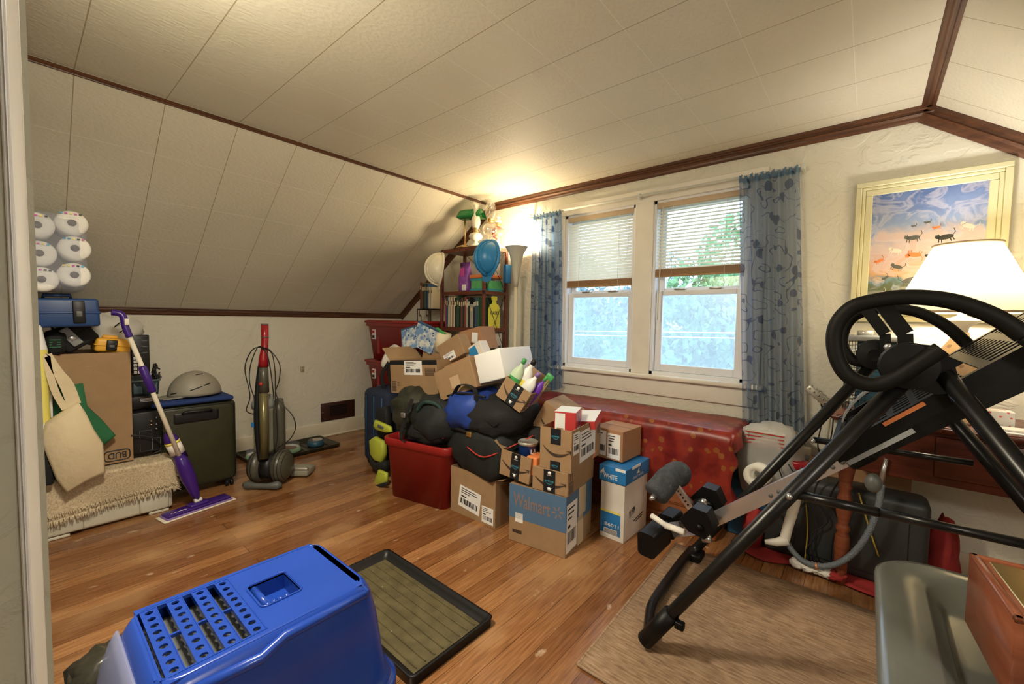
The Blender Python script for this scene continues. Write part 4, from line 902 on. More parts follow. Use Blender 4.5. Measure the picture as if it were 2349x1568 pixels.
boxy('wipes_tub', 'green and blue wipes tub right of the shelf post behind the wires', 'tub', SX1-.05, SY0+.08, 1.375, SX1-.02, SY1-.05, 1.46, 'wipes_green', .004, [('base_band', (SX1-.052, SY0+.078, 1.376, SX1-.018, SY1-.048, 1.395, 'wipes_blue'))])
boxy('orange_case', 'flat orange case lying on the wipes tubs', 'case', SX1-.21, SY0+.04, 1.479, SX1-.02, SY1-.05, 1.51, 'orange_plastic', .008)
boxy('cardboard_box', 'white box standing at the back of the upper shelf', 'box', SX1-.30, SY1-.10, 1.375, SX1-.06, SY1-.035, 1.62, 'cardboard_white', .002)
boxy('blue_book', 'bright blue folder standing behind the right shelf post', 'folder', SX1+.005, SY1-.07, 1.45, SX1+.035, SY1, 1.60, 'bright_blue', .003)
boxy('white_box', 'white box with grey label on the low shelf behind the wires', 'box', SX1-.20, SY0+.05, .875, SX1-.02, SY1-.04, 1.03, 'cardboard_white', .003, [('label', (SX1-.021, SY0+.07, .88, SX1-.019, SY1-.06, .93, 'mid_grey'))])
# yellow bottle-shaped sign reading GASES on the +X side
t = thing('bottle_sign', 'yellow bottle-shaped board with word GASES on the shelf side', 'sign', (SX1-.03, SY0+.15, 1.075))
def yz(x, y, z): return M(((0, 0, 1, x), (1, 0, 0, y), (0, 1, 0, z), (0, 0, 0, 1)))
m = MB(); m.prism([(-.062, 0), (.062, 0), (.066, .15), (.05, .19), (.022, .2), (.018, .225), (.03, .23), (.03, .26), (-.03, .26), (-.03, .23), (-.018, .225), (-.022, .2), (-.05, .19), (-.066, .15)], .01, 'sign_yellow', yz(0, 0, 0)); b = part('board', m, t)
m = MB(); m.text('GASES', .026, 'ink', yz(.0105, 0, .125), .105); part('printed_word', m, b)
# on top of the bookshelf
ZT = 1.737
def oil_lamp(label, x, y, font, chim, hbase, rb, hch, rch, base='milk_glass'):
    t = thing('oil_lamp', label, 'oil lamp', (x, y, ZT), 'oil lamps on top of the bookshelf')
    m = MB(); m.lathe([(rb*.95, 0), (rb, .01), (rb*.6, .02), (rb*.3, .04), (rb*.3, hbase*.4)], base, 24); part('foot', m, t)
    m = MB(); m.lathe([(rb*.3, hbase*.4), (rb*.9, hbase*.55), (rb*1.05, hbase*.72), (rb*.85, hbase*.9), (rb*.35, hbase)], font, 24); part('oil_font', m, t)
    m = MB(); m.lathe([(rb*.36, hbase), (rb*.45, hbase+.01), (rb*.42, hbase+.03), (rb*.5, hbase+.034)], 'brass', 20); m.tube([(rb*.4, 0, hbase+.015), (rb*.8, 0, hbase+.015)], .003, 'brass', 6); part('burner', m, t)
    z = hbase+.03; m = MB(); m.lathe([(rch*.62, z), (rch*.95, z+hch*.18), (rch, z+hch*.3), (rch*.85, z+hch*.5), (rch*.52, z+hch*.75), (rch*.5, z+hch*.92), (rch*.62, z+hch)], chim, 24, caps=False); part('chimney', m, t)
    return t
p = ony(1091, 570, 2.47); oil_lamp('short oil lamp with frosted white chimney on the bookshelf', p.x, 2.47, 'milk_glass', 'milk_glass', .12, .055, .19, .038)
p = ony(1124, 575, 2.52); oil_lamp('tallest oil lamp with clear glass chimney on the bookshelf', p.x, 2.52, 'lamp_glass', 'lamp_glass', .19, .062, .23, .046, 'lamp_glass')
p = ony(1142, 570, 2.60); oil_lamp('stout oil lamp with red floral font at the back of the bookshelf top', p.x, 2.60, 'floral_red', 'milk_glass', .17, .05, .05, .03)
p = ony(1066, 578, 2.46); t = thing('bankers_lamp', 'brass desk lamp with green glass shade on the bookshelf', 'lamp', T(p.x, 2.46, ZT) @ Rz(.35))
m = MB(); m.lathe([(.07, 0), (.072, .008), (.05, .018), (.012, .03)], 'brass', 28); part('base', m, t)
m = MB(); m.tube([(0, 0, .02), (0, 0, .26)], .007, 'brass', 10); part('pole', m, t)
m = MB(); m.tube([(-.07, 0, .28), (-.06, 0, .262), (.06, 0, .262), (.15, 0, .262)], .005, 'brass', 8); m.tube([(-.07, 0, .28), (-.05, 0, .3)], .006, 'brass', 8); part('yoke', m, t)
m = MB()
R = [[(x, .06*math.cos(a), .245+.075*math.sin(a)*k) for a in [PI*j/12 for j in range(13)]] for x, k in ((-.05, .5), (-.035, .95), (0, 1), (.12, 1), (.155, .95), (.17, .5))]
m.rings(R, 'shade_green', True, False); part('lamp_shade', m, t)
def hard_hat(label, X, mat, nm='hard_hat'):
    t = thing(nm, label, 'hard hat', X); m = MB(); m.sph((0, 0, 0), (.125, .105, .12), mat, seg=32, rg=20, zmin=0); b = part('shell', m, t)
    m = MB(); m.lathe([(.124, -.004), (.140, -.006), (.141, .004), (.122, .01)], mat, 36, sy=.86, caps=False); m.prism([(.09, -.07), (.17, -.045), (.185, 0), (.17, .045), (.09, .07)], .005, mat, T(0, 0, -.004)); part('brim', m, t)
    m = MB(); m.tube([(.128*math.cos(a), 0, .123*math.sin(a)) for a in [PI*k/16 for k in range(17)]], .011, mat, 8)
    for s in (-.035, .035): m.tube([(.124*math.cos(a)*.95, s, .119*math.sin(a)*.955) for a in [.25+PI*.82*k/14 for k in range(15)]], .006, mat, 6)
    part('ridge', m, b)
    m = MB(); m.lathe([(.108, .004), (.108, .03), (.104, .03), (.104, .004)], 'black_plastic', 28, sy=.86); part('headband', m, t); return t
def hatX(p, z, x):
    z = V(z).normalized(); x = V(x); x = (x-z*x.dot(z)).normalized(); y = z.cross(x)
    return M(((x.x, y.x, z.x, p.x), (x.y, y.y, z.y, p.y), (x.z, y.z, z.z, p.z), (0, 0, 0, 1)))
lf, tw = V((-.763, -.646, 0)), V((.646, -.763, 0))
p = ony(1010, 618, 2.27); hard_hat('white hard hat hanging on the left bookshelf post', hatX(p, lf+tw*.38+V((0, 0, .12)), V((0, 0, -1))), 'hat_white')
p = ony(1122, 592, 2.30); hard_hat('blue hard hat hanging on the near bookshelf corner', hatX(p, lf*.8+tw*.75+V((0, 0, .15)), V((0, 0, -1))), 'hat_blue')
for o_, a_, b_ in (('hard_hat', (SX0+.012, SY0+.012, 1.74), .06), ('hard_hat.001', (SX1-.012, SY0+.012, 1.74), .05)):
    h_ = bpy.data.objects[o_]; c_ = h_.matrix_basis.translation; q_ = V(a_)
    m = MB(); m.tube(smooth_path([c_+V((0, 0, b_)), (c_+q_)/2+V((0, 0, .06)), q_, q_+V((0, .01, -.03))]), .003, 'black_plastic', 6); part('chin_strap', m, h_, True)
# torchiere
t = thing('floor_lamp', 'tall cream torchiere lamp with flared bowl between shelf and curtain', 'floor lamp', (-2.135, 2.56, 0))
m = MB(); m.lathe([(.13, 0), (.13, .015), (.03, .03), (.014, .05)], 'torch_pole', 28); part('base', m, t)
m = MB(); m.lathe([(.014, .04), (.015, 1.42)], 'torch_pole', 16); part('pole', m, t)
m = MB(); m.lathe([(.016, 1.40), (.022, 1.46), (.035, 1.56), (.055, 1.66), (.088, 1.712), (.092, 1.716), (.085, 1.712), (.052, 1.655), (.03, 1.56), (.02, 1.5)], 'torch_shade', 36); part('lamp_shade', m, t)
m = MB(); m.lathe([(.012, 1.56), (.024, 1.60), (.026, 1.635), (.012, 1.66)], 'bulb_lit', 16); part('bulb', m, t)
lamp('POINT', (-2.135, 2.56, 1.735), LAMP_TORCH, (1, .80, .50), .035)

# ---------------------------------------------------------------- blinds, curtains, rod, painting
for wi, ((x0, x1), zb, cl, lb) in enumerate(((WX[0], 1.395, 1.12, 'half-lowered white slat blind in the left window'), (WX[1], 1.44, .62, 'half-lowered slat blind with wand in the right window'))):
    t = thing('window_blind', lb, 'blind', ((x0+x1)/2, YW+.02, zb)); y = YW+.012
    m = MB(); m.box(x0+.02, y-.014, 1.885, x1-.02, y+.014, 1.92, 'blind_head', .002); part('head_rail', m, t, True)
    m = MB(); k = 0; z = zb+.055
    while z < 1.88:
        m.add([(x0+.022, y-.0125*math.cos(cl), z-.0125*math.sin(cl)), (x1-.022, y-.0125*math.cos(cl), z-.0125*math.sin(cl)), (x1-.022, y, z+.0015), (x0+.022, y, z+.0015), (x1-.022, y+.0125*math.cos(cl), z+.0125*math.sin(cl)), (x0+.022, y+.0125*math.cos(cl), z+.0125*math.sin(cl))], [(0, 1, 2, 3), (3, 2, 4, 5)], 'blind_slat', True); z += .0215
    part('slats', m, t, True, nrm=False)
    m = MB()
    for k in range(9): m.box(x0+.022, y-.0125, zb+.012+.0045*k, x1-.022, y+.0125, zb+.0148+.0045*k, 'blind_stack')
    m.box(x0+.02, y-.013, zb, x1-.02, y+.013, zb+.011, 'blind_stack', .002); part('bottom_stack', m, t, True)
    m = MB()
    for k in (.22, .78): m.tube([(x0+(x1-x0)*k, y-.014, 1.89), (x0+(x1-x0)*k, y-.014, zb)], .0012, 'sheet_white', 5)
    part('ladder_cord', m, t, True)
    m = MB()
    if wi: m.tube([(x0+.06, y-.02, 1.89), (x0+.05, y-.025, 1.16)], .004, 'base_paint', 6); part('tilt_wand', m, t, True)
    else: m.tube(smooth_path([(x1-.11, y-.02, 1.88), (x1-.11, y-.03, 1.62), (x1-.08, y-.03, 1.56), (x1-.05, y-.03, 1.62), (x1-.045, y-.02, 1.88)]), .0014, 'sheet_white', 5); part('pull_cord', m, t, True)
t = thing('curtain_rod', 'thin white curtain rod above both windows', 'curtain rod', (-1.2, YW-.06, 1.97))
m = MB(); m.tube([(-2.10, YW-.06, 1.972), (-.30, YW-.06, 1.972)], .006, 'rod_white', 8); m.tube([(-1.9, YW-.06, 1.966), (-.5, YW-.06, 1.966)], .004, 'rod_white', 6); part('rod', m, t, True)
for x in (-2.10, -1.19, -.30): m = MB(); m.box(x-.008, YW-.066, 1.955, x+.008, YW, 1.985, 'rod_white', .002); part('bracket', m, t, True)
def curtain(label, xa, xb, xc, xd, z1, z0, folds, seed):
    t = thing('curtain', label, 'curtain', ((xa+xb)/2, YW-.06, z0), 'sheer blue curtains'); m = MB()
    def f(u, v):
        ztop = z1+.03*max(0, 1) ; s = 1-v; a = xa+(xc-xa)*s; b = xb+(xd-xb)*s
        x = a+(b-a)*u+.006*math.sin(u*folds*6.28*.5+seed); amp = .017+.012*s
        y = YW-.062+amp*math.sin(u*folds*2*PI+seed+1.3*s)*(1+.3*math.sin(u*17+seed)); z = z0+(z1-z0)*v+.012*math.sin(u*13+seed)*s
        return (x, y, z)
    m.grid(f, 110, 40, 'curtain_sheer'); p = part('sheer_panel', m, t, True, nrm=False)
    m = MB()
    def g(u, v):
        x = xa+(xb-xa)*u; return (x, YW-.066+(.010-.004*v)*math.sin(u*folds*2*PI+seed), z1-.02+.04*v+.004*math.sin(u*34)+.003*math.sin(u*140))
    m.grid(g, 130, 4, 'curtain_plain'); part('ruffled_heading', m, t, True, nrm=False)
curtain('narrow sheer blue curtain left of the windows', -2.07, -1.80, -2.07, -1.76, 1.955, .62, 9, 1.0)
curtain('wide sheer blue curtain with vine pattern at right of the windows', -.60, -.31, -.52, -.22, 1.955, .50, 11, 2.4)
m = MB(); m.grid(lambda u, v: (-.615+.06*u+.03*(1-v), YW-.085+.004*math.sin(v*9), .62+1.33*v), 4, 30, 'curtain_sheer'); 
m.bm.free()
t = thing('framed_painting', 'cream framed picture of cats tumbling through a cloudy sky', 'painting', (.18, YW, 1.165))
px0, px1, pz0, pz1 = -.078, .435, 1.165, 1.845
m = MB()
for k, (o, wd, dp) in enumerate(((0, .024, .028), (.024, .014, .018), (.038, .028, .012))):
    a, b, c, e = px0+o, px1-o, pz0+o, pz1-o
    for q in ((a, c, b, c+wd), (a, e-wd, b, e), (a, c+wd, a+wd, e-wd), (b-wd, c+wd, b, e-wd)): m.box(q[0], YW-dp, q[1], q[2], YW, q[3], 'frame_cream', .003, seg=1)
part('frame', m, t, True)
a, b, c, e = px0+.066, px1-.066, pz0+.066, pz1-.066
m = MB(); m.add([(a, YW-.007, c), (b, YW-.007, c), (b, YW-.007, e), (a, YW-.007, e)], [(0, 1, 2, 3)], 'sky_painting', uvs=[(0, 0), (1, 0), (1, 1), (0, 1)])
def cat_shape(cx, cz, s, mat, fl=1, rot=0):
    X = M(((1, 0, 0, a+(b-a)*cx), (0, 0, -1, YW-.0072), (0, 1, 0, c+(e-c)*cz), (0, 0, 0, 1))) @ Rz(rot)
    el = lambda x, y, rx, ry, n=12: m.add([(x+rx*math.cos(2*PI*k/n), y+ry*math.sin(2*PI*k/n), .0004) for k in range(n)], [tuple(range(n))], mat, X=X)
    el(0, 0, s, s*.45); el(-s*.95*fl, s*.25, s*.36, s*.34)
    for q in (-.15, .15): m.add([(-s*(.95+q)*fl-s*.1, s*.5, .0005), (-s*(.95+q)*fl+s*.1, s*.5, .0005), (-s*(.95+q)*fl, s*.78, .0005)], [(0, 1, 2)], mat, X=X)
    for q in (-.8, -.5, .45, .75): m.box(q*s-.07*s, -s*.95, .0002, q*s+.07*s, 0, .0006, mat, 0, X @ Rz(q*.3))
    m.tube([(s*.9*fl, s*.1, 0), (s*1.3*fl, s*.6, 0), (s*1.2*fl, s*1.2, 0)], .0012, mat, 5, X=X)
for q in ((.40, .60, .024, 'mid_grey', 1, .1), (.68, .585, .026, 'book_black', 1, .2), (.25, .50, .022, 'cardboard_white', 1, -.2), (.42, .455, .024, 'orange_plastic', -1, 3.0), (.86, .66, .022, 'cardboard_white', 1, -.4), (.10, .42, .016, 'orange_plastic', 1, .5), (.27, .36, .02, 'mid_grey', 1, -.3), (.40, .24, .03, 'mid_grey', -1, .3), (.60, .67, .012, 'orange_plastic', 1, .2), (.17, .27, .012, 'mid_grey', 1, .8), (.14, .13, .018, 'cardboard_white', 1, .6), (.52, .72, .010, 'mid_grey', 1, .2), (.57, .44, .016, 'book_black', 1, .2), (.40, .70, .008, 'mid_grey', 1, .2)): cat_shape(*q)
part('canvas', m, t, True, nrm=False)

# ---------------------------------------------------------------- left side pile
t = thing('storage_bin', 'long low off-white plastic bin on floor beneath the fringed mat', 'storage bin', (-3.42, .33, 0))
m = MB(); m.box(-3.76, .02, .012, -3.075, .57, .285, 'bin_white', .018, seg=3)
for y0, y1 in ((.05, .20), (.42, .55)): m.box(-3.1, y0, .02, -3.062, y1, .13, 'bin_white', .01)
part('bin_body', m, t, True)
m = MB()
for x, y in ((-3.1, .06), (-3.1, .46), (-3.7, .06), (-3.7, .46)): m.box(x-.02, y, 0, x+.03, y+.09, .016, 'bin_white', .004)
part('foot', m, t, True)
m = MB(); m.box(-3.77, .018, .278, -3.07, .58, .295, 'bin_white', .006); part('lid', m, t, True)
# fringed mat draped over it
t = thing('fringed_mat', 'shaggy cream woven mat with fringe draped over the white bin', 'mat', (-3.1, .3, .1))
def matf(u, v):
    y = .012+.60*u
    if v < .42:
        x = -3.55+(-3.045+3.55)*v/.42; z = .306+.006*NZ.noise(V((x*12, y*12, 0)))
    else:
        s = (v-.42)/.58; x = -3.045-.012*s+.012*math.sin(u*9)*s; z = .304-s*(.205-.05*u)+.004*NZ.noise(V((u*30, v*9, 1)))
    if u > .93: z -= (u-.93)*.5; y = .012+.60*.93+(u-.93)*.2
    return (x, y, z)
m = MB(); m.grid(matf, 40, 40, 'mat_cream', .008); part('woven_field', m, t, True)
m = MB(); rnd = random.Random(5)
def fr(p, d): 
    q = V(p)+V(d); mid = (V(p)+q)/2+V((.006*rnd.uniform(-1, 1), .004*rnd.uniform(-1, 1), .002)); m.tube([p, mid, q], [.0035, .003, .0016], 'mat_cream', 4)
for i in range(150):
    u = i/149*.95; p = matf(u, .985); fr((p[0]+.004, p[1], p[2]), (.006+.006*rnd.random(), .008*rnd.uniform(-1, 1), -.022-.01*rnd.random()))
    if i % 2: p = matf(u, .9); fr((p[0]+.005, p[1], p[2]), (.01, .006*rnd.uniform(-1, 1), -.016))
for i in range(90):
    v = i/89; p = matf(.97, v); fr((p[0], p[1], p[2]), (.006*rnd.uniform(-.5, 1), .016+.01*rnd.random(), -.012-.01*rnd.random()))
part('fringe', m, t, True)
# tall box printed upside down BUD
FXm = lambda x, y, z: M(((0, 0, 1, x), (1, 0, 0, y), (0, 1, 0, z), (0, 0, 0, 1)))      # local x->+Y, y->+Z, z->+X
t = thing('cardboard_box', 'tall brown box printed with an upside-down logo, filled with tool cases', 'box', (-3.35, .25, .316))
m = MB(); x0, x1, y0, y1, z0, z1 = -3.52, -3.15, .07, .412, .316, .93; k = .005
for a in ((x0, y0, z0, x1, y0+k, z1), (x0, y1-k, z0, x1, y1, z1), (x0, y0+k, z0, x0+k, y1-k, z1), (x1-k, y0+k, z0, x1, y1-k, z1), (x0+k, y0+k, z0, x1-k, y1-k, z0+k)): m.box(*a, 'cardboard')
b = part('carton', m, t, True)
m = MB(); m.text('BUD', .034, 'ink', FXm(x1+.001, .345, .358) @ Rz(PI), .075); m.tube([FXm(x1+.0015, .345, .358) @ V((x, y, 0)) for x, y in rrect(.105, .056, .018, 4)], .003, 'ink', 5, True); part('printed_word', m, b, True)
m = MB(); rnd = random.Random(3)
for _ in range(26): y = rnd.uniform(.34, .40); z = rnd.uniform(.40, .90); m.box(x1, y, z, x1+.0006, y+.0012, z+rnd.uniform(.008, .04), 'cardboard_dark')
m.box(x1, .235, .86, x1+.0012, .262, .862, 'tape_clear', 0); part('scuff_marks', m, b, True)
# canvas bag: polygon outlines taken on planes facing the doorway, with real thickness
def px_bag(name, label, mat, X, pts, th, cat='bag', group=None):
    P = [onx(a, b2, X) for a, b2 in pts]; c = sum(P, V())/len(P); t = thing(name, label, cat, (c.x, c.y, min(p.z for p in P)), group)
    m = MB(); n = len(P); R = []
    for dx, s in ((th/2, .9), (th*.32, .985), (0, 1.0), (-th*.3, .985), (-th/2, .9)): R.append([V((p.x+dx, c.y+(p.y-c.y)*s, c.z+(p.z-c.z)*s)) for p in P])
    m.rings(R, mat, True, True); b = part('bag_body', m, t, True); return t, b
t, b = px_bag('green_bag', 'dark green fabric bag hanging behind the canvas tote', 'bag_green', -3.10, [(125, 880), (150, 885), (190, 878), (200, 930), (232, 960), (266, 998), (240, 1020), (190, 1010), (120, 1000)], .04)
t, b = px_bag('canvas_tote_bag', 'beige canvas tote bag hanging over the fringed mat', 'canvas', -3.0, [(104, 968), (162, 930), (180, 922), (196, 945), (216, 985), (236, 1015), (242, 1082), (205, 1098), (152, 1131), (128, 1098), (92, 1008)], .075)
m = MB()
for d, pts in ((0, [(163, 932), (148, 890), (125, 845), (108, 815), (112, 850), (128, 900), (150, 938)]), (-.02, [(178, 925), (160, 880), (135, 850), (110, 812)])):
    P = smooth_path([onx(a, q, -3.0+d) for a, q in pts], 5); m.strip(P, (0, 1, .25), .026, .003, 'canvas')
part('handle', m, t, True)
# detergent and white boxes beside the jamb
P1, P2 = onx(94, 1000, -3.03), onx(94, 745, -3.03)
t = thing('detergent_bottle', 'white bottle with yellow label at the left edge beside doorway', 'bottle', (-3.03, .062, P1.z)); hh = P2.z-P1.z
m = MB(); m.lathe([(.034, 0), (.036, .02), (.036, hh*.78), (.026, hh*.9), (.018, hh)], 'bottle_white', 20); b = part('bottle_body', m, t)
m = MB(); m.lathe([(.0366, hh*.12), (.0366, hh*.78)], 'label_yellow', 20, caps=False); part('printed_label', m, b)
m = MB(); m.box(-3.068, .02, .306, -2.99, .098, P1.z, 'black_matte', .008); single('dark_pouch', m, 'dark case under the yellow label bottle at the left edge', 'case')
PA, PB2 = onx(108, 905, -3.05), onx(124, 828, -3.05)
t = boxy('white_box', 'small white box stacked left of the tall printed box', 'box', -3.14, PA.y-.03, PA.z, -3.05, PB2.y-.005, PB2.z, 'cardboard_white', .002)
PC = onx(110, 960, -3.05); t = boxy('white_box', 'white paperback-sized box below the small white box at left', 'box', -3.13, PC.y-.03, PC.z, -3.06, PB2.y-.01, PA.z, 'bottle_white', .002)
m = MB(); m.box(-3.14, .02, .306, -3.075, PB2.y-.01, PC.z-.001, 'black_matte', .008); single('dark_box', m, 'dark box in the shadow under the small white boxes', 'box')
# toilet paper pack
t = thing('toilet_paper_pack', 'plastic-wrapped pack of toilet rolls on top of the left pile', 'toilet paper', (-3.08, .16, 1.25))
RC = [(85, 515), (165, 511), (90, 580), (172, 569), (95, 640), (171, 630)]; prev = None
for i, (px, py) in enumerate(RC):
    p = onx(px, py, -2.96); m = MB(); m.lathe([(.017, .0), (.03, -.003), (.050, .0), (.058, .010), (.058, .22), (.050, .23), (.017, .23)], 'tissue', 30, T(p) @ Ry(-PI/2)); m.lathe([(.016, -.0025), (.016, .22)], 'tissue_core', 20, T(p) @ Ry(-PI/2)); part('toilet_roll', m, t, True)
m = MB()
for i, (px, py) in enumerate(RC):
    p = onx(px, py, -2.953); r = random.Random(i)
    for k in range(5): m.box(p.x, p.y-.04+.016*k, p.z+.040, p.x+.001, p.y-.03+.016*k, p.z+.047, r.choice(['magenta_ink', 'cyan_ink', 'yellow_ink', 'ink']))
part('printed_dots', m, t, True)
pa, pb = onx(60, 480, -2.96), onx(208, 668, -2.96)
m = MB(); m.box(-3.19, pa.y-.03, pb.z-.005, -2.952, pb.y-.005, pa.z+.008, 'clear_plastic', .05, seg=4); part('plastic_wrap', m, t, True)
# tool cases: frames on a plane facing +X
def tcase(label, px, tilt, X, w, h, d, mat, latch, name='tool_case'):
    p = onx(px[0], px[1], X); t = thing(name, label, 'tool case', FXm(p.x, p.y, p.z) @ Rz(tilt)); m = MB()
    m.box(0, 0, -d, w, h, 0, mat, .014, seg=3); m.box(-.004, h*.46, -d-.003, w+.004, h*.54, .004, mat, .003); b = part('shell', m, t)
    for u in latch:
        m = MB(); m.box(w*u-.022, h*.14, .0, w*u+.022, h*.92, .014, 'black_plastic' if mat != 'black_matte' else 'grey_plastic', .004); m.box(w*u-.011, h*.36, .012, w*u+.011, h*.56, .018, 'mid_grey' if mat != 'black_matte' else 'steel', .003); part('latch', m, t)
    m = MB(); m.tube([(w*.25, h*.98, -d*.4), (w*.25, h*1.12, -d*.4), (w*.62, h*1.12, -d*.4), (w*.62, h*.98, -d*.4)], .009, mat, 8); part('handle', m, t); return t
tcase('blue tool case with black latch under the toilet paper', (62, 752), .03, -3.02, .25, .142, .24, 'tool_blue', (.70,))
tcase('black tool case with grey latch tilted in the tall brown box', (158, 812), .62, -3.18, .15, .13, .22, 'black_matte', (.4,))
tcase('yellow tool case with dark latch tilted at the right of the tall box', (216, 806), -.12, -3.17, .145, .075, .2, 'tool_yellow', (.45,))
t = thing('black_pouch', 'black nylon pouch with faint green text beside black tool case', 'pouch', onx(125, 808, -3.2)); m = MB(); m.sph((0, 0, .05), (.09, .045, .065), 'black_matte', e=.7, nz=.15, seed=71); part('bag_body', m, t); m = MB()
for k in range(4): m.box(.08, -.02, .03+.012*k, .089, .02, .035+.012*k, 'bag_green')
part('printed_text', m, t)
p = onx(255, 765, -3.38); t = thing('plastic_bag', 'bulging white plastic bag behind the yellow tool case', 'bag', (p.x, p.y, p.z-.08)); m = MB(); m.sph((0, 0, .09), (.12, .125, .10), 'bag_white', e=.9, nz=.35, ns=3.5, seed=72); part('bag_body', m, t)
m = MB(); m.tube(smooth_path([(.12, 0, .12), (.14, .03, .15), (.12, .05, .12), (.14, .02, .09)]), .003, 'ink', 5); part('printed_mark', m, t)
# electronics column: speaker, receiver, tub, power panel
t = thing('speaker', 'black box speaker with brass terminals on the mat behind the mop', 'speaker', (-3.3, .5, .312)); a, b2 = onx(305, 1044, -3.16), onx(374, 940, -3.16)
m = MB(); m.box(-3.4, a.y, a.z, -3.17, b2.y, b2.z, 'black_plastic', .008); b = part('cabinet', m, t, True)
for px, py, mt in ((346, 965, 'brass'), (346, 973, 'brass'), (358, 957, 'steel'), (358, 972, 'steel'), (358, 982, 'steel')): q = onx(px, py, -3.165); m = MB(); m.lathe([(.004, 0), (.004, .012)], mt, 10, T(q) @ Ry(PI/2)); part('terminal', m, b, True)
m = MB()
for q in ((322, 1036, 348, 985), (350, 1032, 368, 1002)):
    c, e = onx(q[0], q[1], -3.1685), onx(q[2], q[3], -3.1685); m.tube([(c.x, c.y, c.z), (c.x, e.y, c.z), (c.x, e.y, e.z), (c.x, c.y, e.z)], .0008, 'grey_plastic', 4, True)
part('printed_outline', m, b, True)
m = MB(); m.tube(smooth_path([onx(300, 998, -3.14), onx(335, 1000, -3.14), onx(362, 1010, -3.14), onx(370, 1030, -3.14), onx(350, 1040, -3.14)]), .003, 'cord_black', 6); part('cord', m, t, True)
a, b2 = onx(297, 938, -3.2), onx(358, 906, -3.2)
t = boxy('receiver', 'flat black audio receiver lying on the speaker', 'receiver', -3.45, a.y, b2.z-.06, -3.2, b2.y+.0, b2.z, 'black_plastic', .003, [])
m = MB(); q = onx(322, 915, -3.198)
for k in range(4): m.box(-3.2, q.y, q.z-.006*k, -3.1988, q.y+.055, q.z-.006*k+.002, 'paper_white')
part('printed_text', m, t.children[0], True)
a, b2 = onx(298, 903, -3.28), onx(368, 868, -3.28)
tote('dark blue-grey open tub on the receiver', T(-3.39, (a.y+b2.y)/2, b2.z-.095) @ Rz(PI/2), b2.y-a.y, .24, .095, 'tub_grey', .9, rad=.03)
a, b2 = onx(303, 862, -3.3), onx(342, 768, -3.3)
t = thing('surge_protector', 'upright black surge protector with white outlets standing in the tub', 'power strip', T((a+b2)/2)); m = MB(); m.box(-3.34, a.y, a.z, -3.30, b2.y, b2.z, 'black_plastic', .004); b = part('housing', m, t, True)
for k in range(5):
    for j in range(2):
        m = MB(); y = a.y+.008+.019*j; z = a.z+.012+.021*k; m.box(-3.3, y, z, -3.298, y+.015, z+.016, 'paper_white', .001, seg=1); m.box(-3.2985, y+.004, z+.005, -3.2975, y+.006, z+.011, 'ink'); m.box(-3.2985, y+.009, z+.005, -3.2975, y+.011, z+.011, 'ink'); part('outlet', m, b, True)
m = MB()
for k in range(3): m.box(-3.3, a.y+.05, b2.z-.035-.035*k, -3.2985, b2.y-.008, b2.z-.033-.035*k, 'grey_plastic')
part('printed_line', m, b, True)
q = onx(358, 850, -3.33); m = MB(); rnd = random.Random(9)
for k in range(5): m.tube(smooth_path([(q.x+rnd.uniform(-.03, .03), q.y+rnd.uniform(-.02, .02), q.z+rnd.uniform(-.05, .05)) for _ in range(6)]), .005, 'cord_black', 6)
single('tangled_cable', m, 'tangle of black cable in the tub behind the power panel', 'cable')

# black hard suitcase, blue sleeve, grey helmet
t = thing('suitcase', 'black hard-shell suitcase on spinner wheels against the left wall', 'suitcase', (-3.34, .735, 0))
m = MB(); m.box(-3.46, .515, .045, -3.21, .945, .585, 'case_black', .035, seg=4); b = part('shell', m, t, True)
m = MB(); m.box(-3.24, .60, .46, -3.205, .85, .545, 'black_plastic', .02, seg=3); part('handle_recess', m, b, True)
m = MB(); m.tube([(-3.2, .65, .53), (-3.192, .66, .54), (-3.192, .79, .54), (-3.2, .80, .53)], .009, 'black_plastic', 8); part('handle', m, t, True)
m = MB(); m.tube([(-3.212+.0, y, z) for y, z in [(.505+.225+(x), .315+zz) for x, zz in rrect(.40, .50, .04)]], .003, 'black_plastic', 6, True); part('seam', m, b, True)
for x, y in ((-3.24, .56), (-3.24, .90), (-3.43, .56), (-3.43, .90)):
    w2 = thing; m = MB()
    for s in (-.014, .014): m.lathe([(.023, -.007), (.023, .007)], 'black_plastic', 16, T(x, y+s, .023) @ Rx(PI/2))
    m.box(x-.014, y-.016, .03, x+.014, y+.016, .055, 'black_plastic', .004); part('wheel', m, t, True)
t = thing('laptop_sleeve', 'flat royal blue fabric sleeve lying on the black suitcase', 'sleeve', (-3.33, .73, .586)); m = MB(); m.box(-3.47, .50, .586, -3.19, .925, .615, 'cloth_blue', .013, seg=3); part('body', m, t, True)
m = MB(); m.tube([(-3.195, .52, .60), (-3.195, .90, .60)], .0025, 'black_plastic', 5); part('zip', m, t, True)
t = thing('bike_helmet', 'matte grey bicycle helmet with small visor on the blue sleeve', 'helmet', T(-3.33, .735, .625))
m = MB(); m.sph((0, .01, .0), (.115, .145, .155), 'helmet_grey', seg=40, rg=24, zmin=0.004); b = part('shell', m, t)
m = MB(); m.prism([(x, y) for x, y in [(-.09, -.10), (-.06, -.165), (0, -.185), (.06, -.165), (.09, -.10), (.095, -.04), (-.095, -.04)]], .008, 'helmet_grey', T(0, 0, .008) @ Rx(.10)); part('visor', m, t)
m = MB(); m.tube([(.1*math.cos(a), .01+.13*math.sin(a), .002) for a in [2*PI*k/30 for k in range(30)]], .008, 'black_plastic', 6, True); part('rim', m, t)
def onshell(th, ph, k=1.0): return V((.115*math.cos(ph)*math.cos(th)*k, .01+.145*math.cos(ph)*math.sin(th)*k, .155*math.sin(ph)*k))
